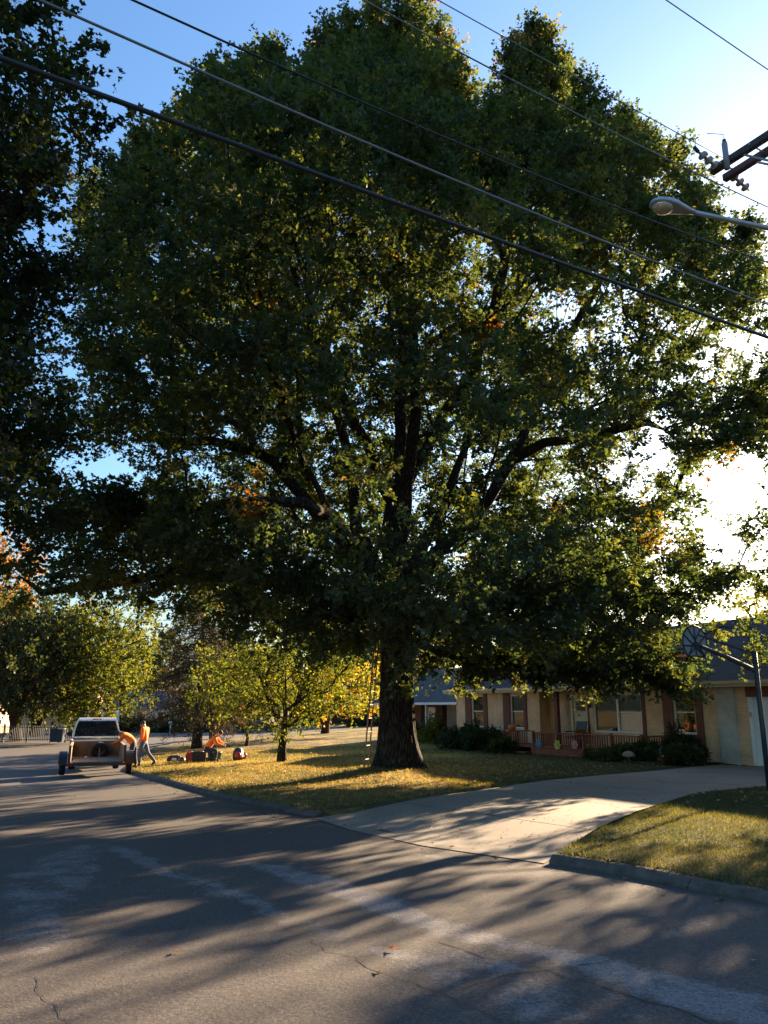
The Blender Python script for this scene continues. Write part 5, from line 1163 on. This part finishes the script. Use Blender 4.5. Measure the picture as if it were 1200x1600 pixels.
def simple_house(label, x, y, rot, L, Dp, hh, rise, wallm, roofm, wins_, doors=()):
    H = thing('house', label, 'house', (x,y,gz(x,y)), rot)
    mb = MB(); wall_cells(mb, 0, L, -.3, hh, [(a,b2,c,d) for a,b2,c,d in wins_]+[(a,b2,-.4,2.05) for a,b2 in doors], 0, .2); mb.box((0,.203,-.3),(.2,Dp,hh)); mb.box((L-.2,.203,-.3),(L,Dp,hh)); mb.box((.203,Dp-.2,-.3),(L-.203,Dp,hh)); mb.build('wall', M[wallm], H)
    for a, b2, c, d in wins_: window(H, a, b2, c, d, .06)
    for a, b2 in doors:
        q = MB().box((a,.06,0),(b2,.12,2.05)).build('door', M['brown_trim'], H); MB().box((a+.1,.03,.95),(a+.16,.059,1.05)).build('handle', M['galvanised'], q)
    MB().prism([(-.5,hh),(Dp/2,hh+rise),(Dp+.5,hh),(Dp+.5,hh-.12),(Dp/2,hh+rise-.14),(-.5,hh-.12)], 'x', -.4, L+.4).build('roof', M[roofm], H)
    for xx in (.02, L-.18): MB().prism([(.1,hh),(Dp-.1,hh),(Dp/2,hh+rise-.2)], 'x', xx, xx+.16).build('gable', M[wallm], H)
    return H
simple_house('tan house with pale gable beyond the iron fence', -52, 84, math.radians(8), 11, 8, 2.6, 2.2, 'stucco', 'blue_roof', [(2,3.2,.9,2.1),(8,9.4,.9,2.1)], [(5,6)])
simple_house('orange tan sided house beyond the fence by the bins', -38.5, 87, math.radians(-6), 7, 7, 2.8, 2.0, 'tan_siding', 'blue_roof', [(1,2.2,.9,2.1),(4.6,6,.9,2.1)])
simple_house('low blue roofed house across the junction behind shrubs', -40, 116, math.radians(4), 14, 8, 2.7, 2.4, 'pale_siding', 'blue_roof', [(2,3.4,.9,2.2),(5,6.4,.9,2.2),(11,12.6,.9,2.2)], [(8,9)])
simple_house('pale house far beyond the cross street under dark trees', -14, 121, math.radians(-8), 14, 8, 2.7, 2.4, 'red_brick', 'blue_roof', [(2,3.6,.9,2.2),(10,12,.9,2.2)], [(6,7)])
for k, (px, m, lab) in enumerate(((86,'navy','dark blue wheeled bin by the iron fence, nearer the stout trunks'),(95,'navy','dark blue wheeled bin with white lid by the iron fence'))):
    q = at(px,1146,62.5); bn_ = thing('wheeled_bin', lab, 'bin', (q[0],q[1],gz(q[0],q[1])+.1), 0, 'bins by the fence')
    MB().loft([[(x*s,y*s,z) for x,y in ((-.28,-.32),(.28,-.32),(.28,.32),(-.28,.32))] for s, z in ((.8,.06),(1,1.0))]).build('bin_body', M[m], bn_, bevel=.02); MB().box((-.3,-.34,1.0),(.3,.36,1.06)).build('lid', M['white_paint' if k else m], bn_, bevel=.02)
    for s in (-1,1): MB().lathe([(.0,-.03),(.1,-.03),(.1,.03),(0,.03)], 12, Matrix.Translation((s*.26,.3,.1)) @ Matrix.Rotation(math.pi/2,4,'Y')).build('wheel', M['rubber'], bn_)
# camper van across the junction
q = at(171,1141,90); vn = thing('camper_van', 'boxy dark sided camper van with white back parked across the junction', 'van', (q[0],q[1],gz(q[0],q[1])), math.radians(42))
MB().box((-1.0,.02,.45),(1.0,4.6,2.35)).build('van_body', M['van_dark'], vn, bevel=.08); MB().box((-1.0,-.04,.4),(1.0,.017,2.38)).build('rear_door', M['car_white'], vn, bevel=.05)
MB().box((-.98,4.6,.45),(.98,5.7,1.35)).build('bonnet', M['van_dark'], vn, bevel=.1)
for s in (-1,1):
    MB().box((s*.45-.28,-.055,1.5),(s*.45+.28,-.041,2.05)).build('rear_window', M['glass'], vn); MB().box((s*.86-.09,-.06,.95),(s*.86+.09,-.041,1.2)).build('tail_light', M['tail_red'], vn)
    for yy in (1.0,4.5): wheel('wheel', vn, s*.92, yy, .36, .36, .22)
MB().box((-.98,-.14,.36),(.98,-.045,.52)).build('bumper', M['steel_dark'], vn)
def car(label, px, py, Y, rot, m):
    q = at(px, py, Y); c_ = thing('parked_car', label, 'car', (q[0],q[1],gz(q[0],q[1])), rot, 'cars parked across the street')
    pr = [(-2.2,.35),(-2.25,.8),(-1.9,.95),(-1.3,1.0),(1.0,.98),(2.0,.85),(2.25,.65),(2.25,.35)]
    MB().prism(pr, 'y', -.88, .88).build('body', M[m], c_, bevel=.06)
    secs = [[(x,-w,z),(x,w,z)] for x, z, w in ((-1.75,.96,.84),(-1.1,1.42,.68),(.15,1.44,.68),(1.0,.97,.84))]; v = [a for s in secs for a in s]
    MB().add(v, [(0,1,3,2),(2,3,5,4),(4,5,7,6),(0,2,4,6),(1,3,5,7)[::-1],(0,6,7,1)]).build('cabin', M['glass'], c_, bevel=.03); MB().box((-1.05,-.66,1.425),(.12,.66,1.46)).build('roof', M[m], c_, bevel=.02)
    for s in (-1,1):
        for x in (-1.35,1.4):
            w = MB().lathe([(.0,-.1),(.2,-.11),(.32,-.1),(.32,.1),(.2,.11),(0,.1)], 18, Matrix.Translation((x,s*.8,.32)) @ Matrix.Rotation(math.pi/2,4,'X'), False).build('wheel', M['rubber'], c_, smooth=True)
        MB().box((2.2,s*.6-.15,.6),(2.262,s*.6+.15,.72)).build('headlight', M['light_glass'], c_); MB().box((-2.27,s*.65-.14,.66),(-2.2,s*.65+.14,.8)).build('tail_light', M['tail_red'], c_)
    return c_
car('black parked car across the street beyond the thin sapling', 400, 1139, 92, math.radians(12), 'car_black'); car('dark grey parked car across the street behind the small dark tree', 362, 1140, 95, math.radians(10), 'car_grey')
# mailbox across the junction
q = at(266,1142,84); mbx = thing('mailbox', 'white mailbox on a post beside the far shrubs', 'mailbox', (q[0],q[1],gz(q[0],q[1])), .6)
MB().box((-.05,-.05,-.1),(.05,.05,1.05)).build('post', M['white_paint'], mbx); MB().prism([(-.13,0),(.13,0),(.13,.16),(.09,.24),(0,.27),(-.09,.24),(-.13,.16)], 'y', -.3, .3).build('box', M['white_paint'], mbx, loc=(0,0,1.05))
for i, (px, py, Y, a, h) in enumerate(((215,1140,97,3,1.5),(240,1141,95,3,1.2),(285,1142,92,3,1.0),(320,1140,96,2.6,1.4),(195,1139,100,2.5,1.8),(620,1128,95,3,1.6),(585,1128,100,3,1.6))):
    q = at(px, py, Y); shrub('hedge_shrub', ('tall dark shrub beside the camper van','low dark shrub left of the white mailbox','low green shrub right of the white mailbox','dark shrub behind the brown conifer trunk','dark shrub at the blue roofed house','shrub seen past the left edge of the oak trunk','shrub across the street beyond the golden tree')[i], q[0], q[1], a, 1.6, h, 130, 'shrub_leaf', .32, .5, 80+i, 'shrub', 'shrubs across the junction', None, 5, 7, .6)

# ------------------------------------------------------------------ grass blades and fallen leaves
def scatter(name, label, n, box_px, cat, maker, seed, near=1.0):
    pass
r = np.random.default_rng(90)
def lawn_pts(n, x0, x1, y0, y1, wgt):
    X = x0+(x1-x0)*r.random(n); Y = y0+(y1-y0)*r.random(n); k = r.random(n) < wgt(X,Y); X, Y = X[k], Y[k]
    s = np.minimum(sdist(ROAD,X,Y), sdist(DRIVE2,X,Y)); vis = (np.abs(X)/np.maximum(Y,1) < 0.53) & (s > 0.12)
    hx = (X-HO[0])*0.5-(Y-HO[1])*0.866; hv = (X-HO[0])*0.866+(Y-HO[1])*0.5
    vis &= ~((hv > -1.7) & (hx > -2.8))
    return X[vis], Y[vis]
def grass(name, label, n, x0, x1, y0, y1, hgt, wd, seed):
    X, Y = lawn_pts(n, x0, x1, y0, y1, lambda X, Y: np.clip(14/np.maximum(Y,1), 0, 1)**1.2)
    Z = lawn_h(X,Y); N = len(X); a = r.random(N)*6.28; h = hgt*(0.5+0.9*r.random(N)); sc = np.clip(Y/14, 1, 2.6)
    wdt = wd*sc; lean = r.normal(size=(N,2))*0.5*h[:,None]
    B = np.stack([X,Y,Z-0.01],-1); dx = np.stack([np.cos(a),np.sin(a),np.zeros(N)],-1)*wdt[:,None]/2
    V = np.stack([B-dx, B+dx, B+np.concatenate([lean,h[:,None]],1)],1)
    pn = 0.5+0.5*np.sin(X*0.7+1.1*np.sin(Y*0.5))*np.sin(Y*0.8+0.6)
    ti = np.clip(0.02+0.22*pn+0.2*r.normal(size=N)+0.42*straw(X,Y), 0, 1)
    o = np_mesh(name, V, np.arange(N*3).reshape(-1,3), M['grass_blade'], tint=np.repeat(ti,3)); o['kind'] = 'stuff'; tag(o, label, 'grass')
grass('grass', 'short green grass of the lawn right of the driveway', 260000, 1.5, 11.5, 7, 21, .05, .009, 1)
grass('grass', 'straw coloured grass on the lawn around the oak', 420000, -14, 9, 15, 46, .055, .011, 2)
def litter(name, label, n, fn, size, mat, t0, t1):
    X, Y, Z = fn(n); N = len(X); P = np.stack([X,Y,Z+0.012],-1); a = r.random(N)*6.28
    A = np.stack([np.cos(a),np.sin(a),r.normal(size=N)*0.25],-1)
    V, Fa, ti = leaves(r, P, A, size*(0.6+0.8*r.random(N)), t0+(t1-t0)*r.random(N), TPL_OAK, 0.35)
    V[:,2] = np.maximum(V[:,2], np.repeat(Z, len(TPL_OAK[0]))+0.006)
    o = np_mesh(name, V, Fa, M[mat], tint=ti); o['kind'] = 'stuff'; tag(o, label, 'leaves')
def lawn_l(n):
    X, Y = lawn_pts(n, -14, 9, 15, 48, lambda X,Y: 0.35+0.65*np.exp(-((X-1.5)**2+(Y-22)**2)/30)); return X, Y, lawn_h(X,Y)+.02
litter('fallen_leaves', 'brown and yellow fallen leaves scattered over the lawn', 15000, lawn_l, .12, 'dry_leaf', .2, 1)
def drive_l(n):
    X = -1+12*r.random(n); Y = 10+14*r.random(n); m = sdist(DRIVE,X,Y) < -.1; X, Y = X[m], Y[m]; return X, Y, np.array([drive_z(np.array(p)) for p in zip(X,Y)])
litter('fallen_leaves', 'small dry leaves and acorns scattered on the driveway', 2600, drive_l, .042, 'dry_leaf', 0, .5)
def road_l(n):
    X = -8+13*r.random(n); Y = 5+22*r.random(n); s = sdist(ROAD,X,Y); m = (s < -.05) & ((s > -.7) | (r.random(n) < .05)); X, Y = X[m], Y[m]; return X, Y, g(X,Y)
litter('fallen_leaves', 'sparse brown leaves lying on the asphalt and along the kerb', 1500, road_l, .09, 'dry_leaf', 0, .8)
for px, py, m, lab in ((603,1487,'orange_leaf','single orange leaf lying on the asphalt by the crack'),(1172,1507,'dry_leaf','single pale leaf lying on the asphalt near the kerb')):
    q = gp(px, py); V, Fa, ti = leaves(r, np.array([(0,0,.012)]), np.array([(.8,.3,.12)]), np.array([.13]), np.array([.9]), TPL_OAK, .2); o = np_mesh('fallen_leaf', V, Fa, M[m], tint=ti); o.location = (q[0],q[1],gz(q[0],q[1])+.004); tag(o, lab, 'leaf')
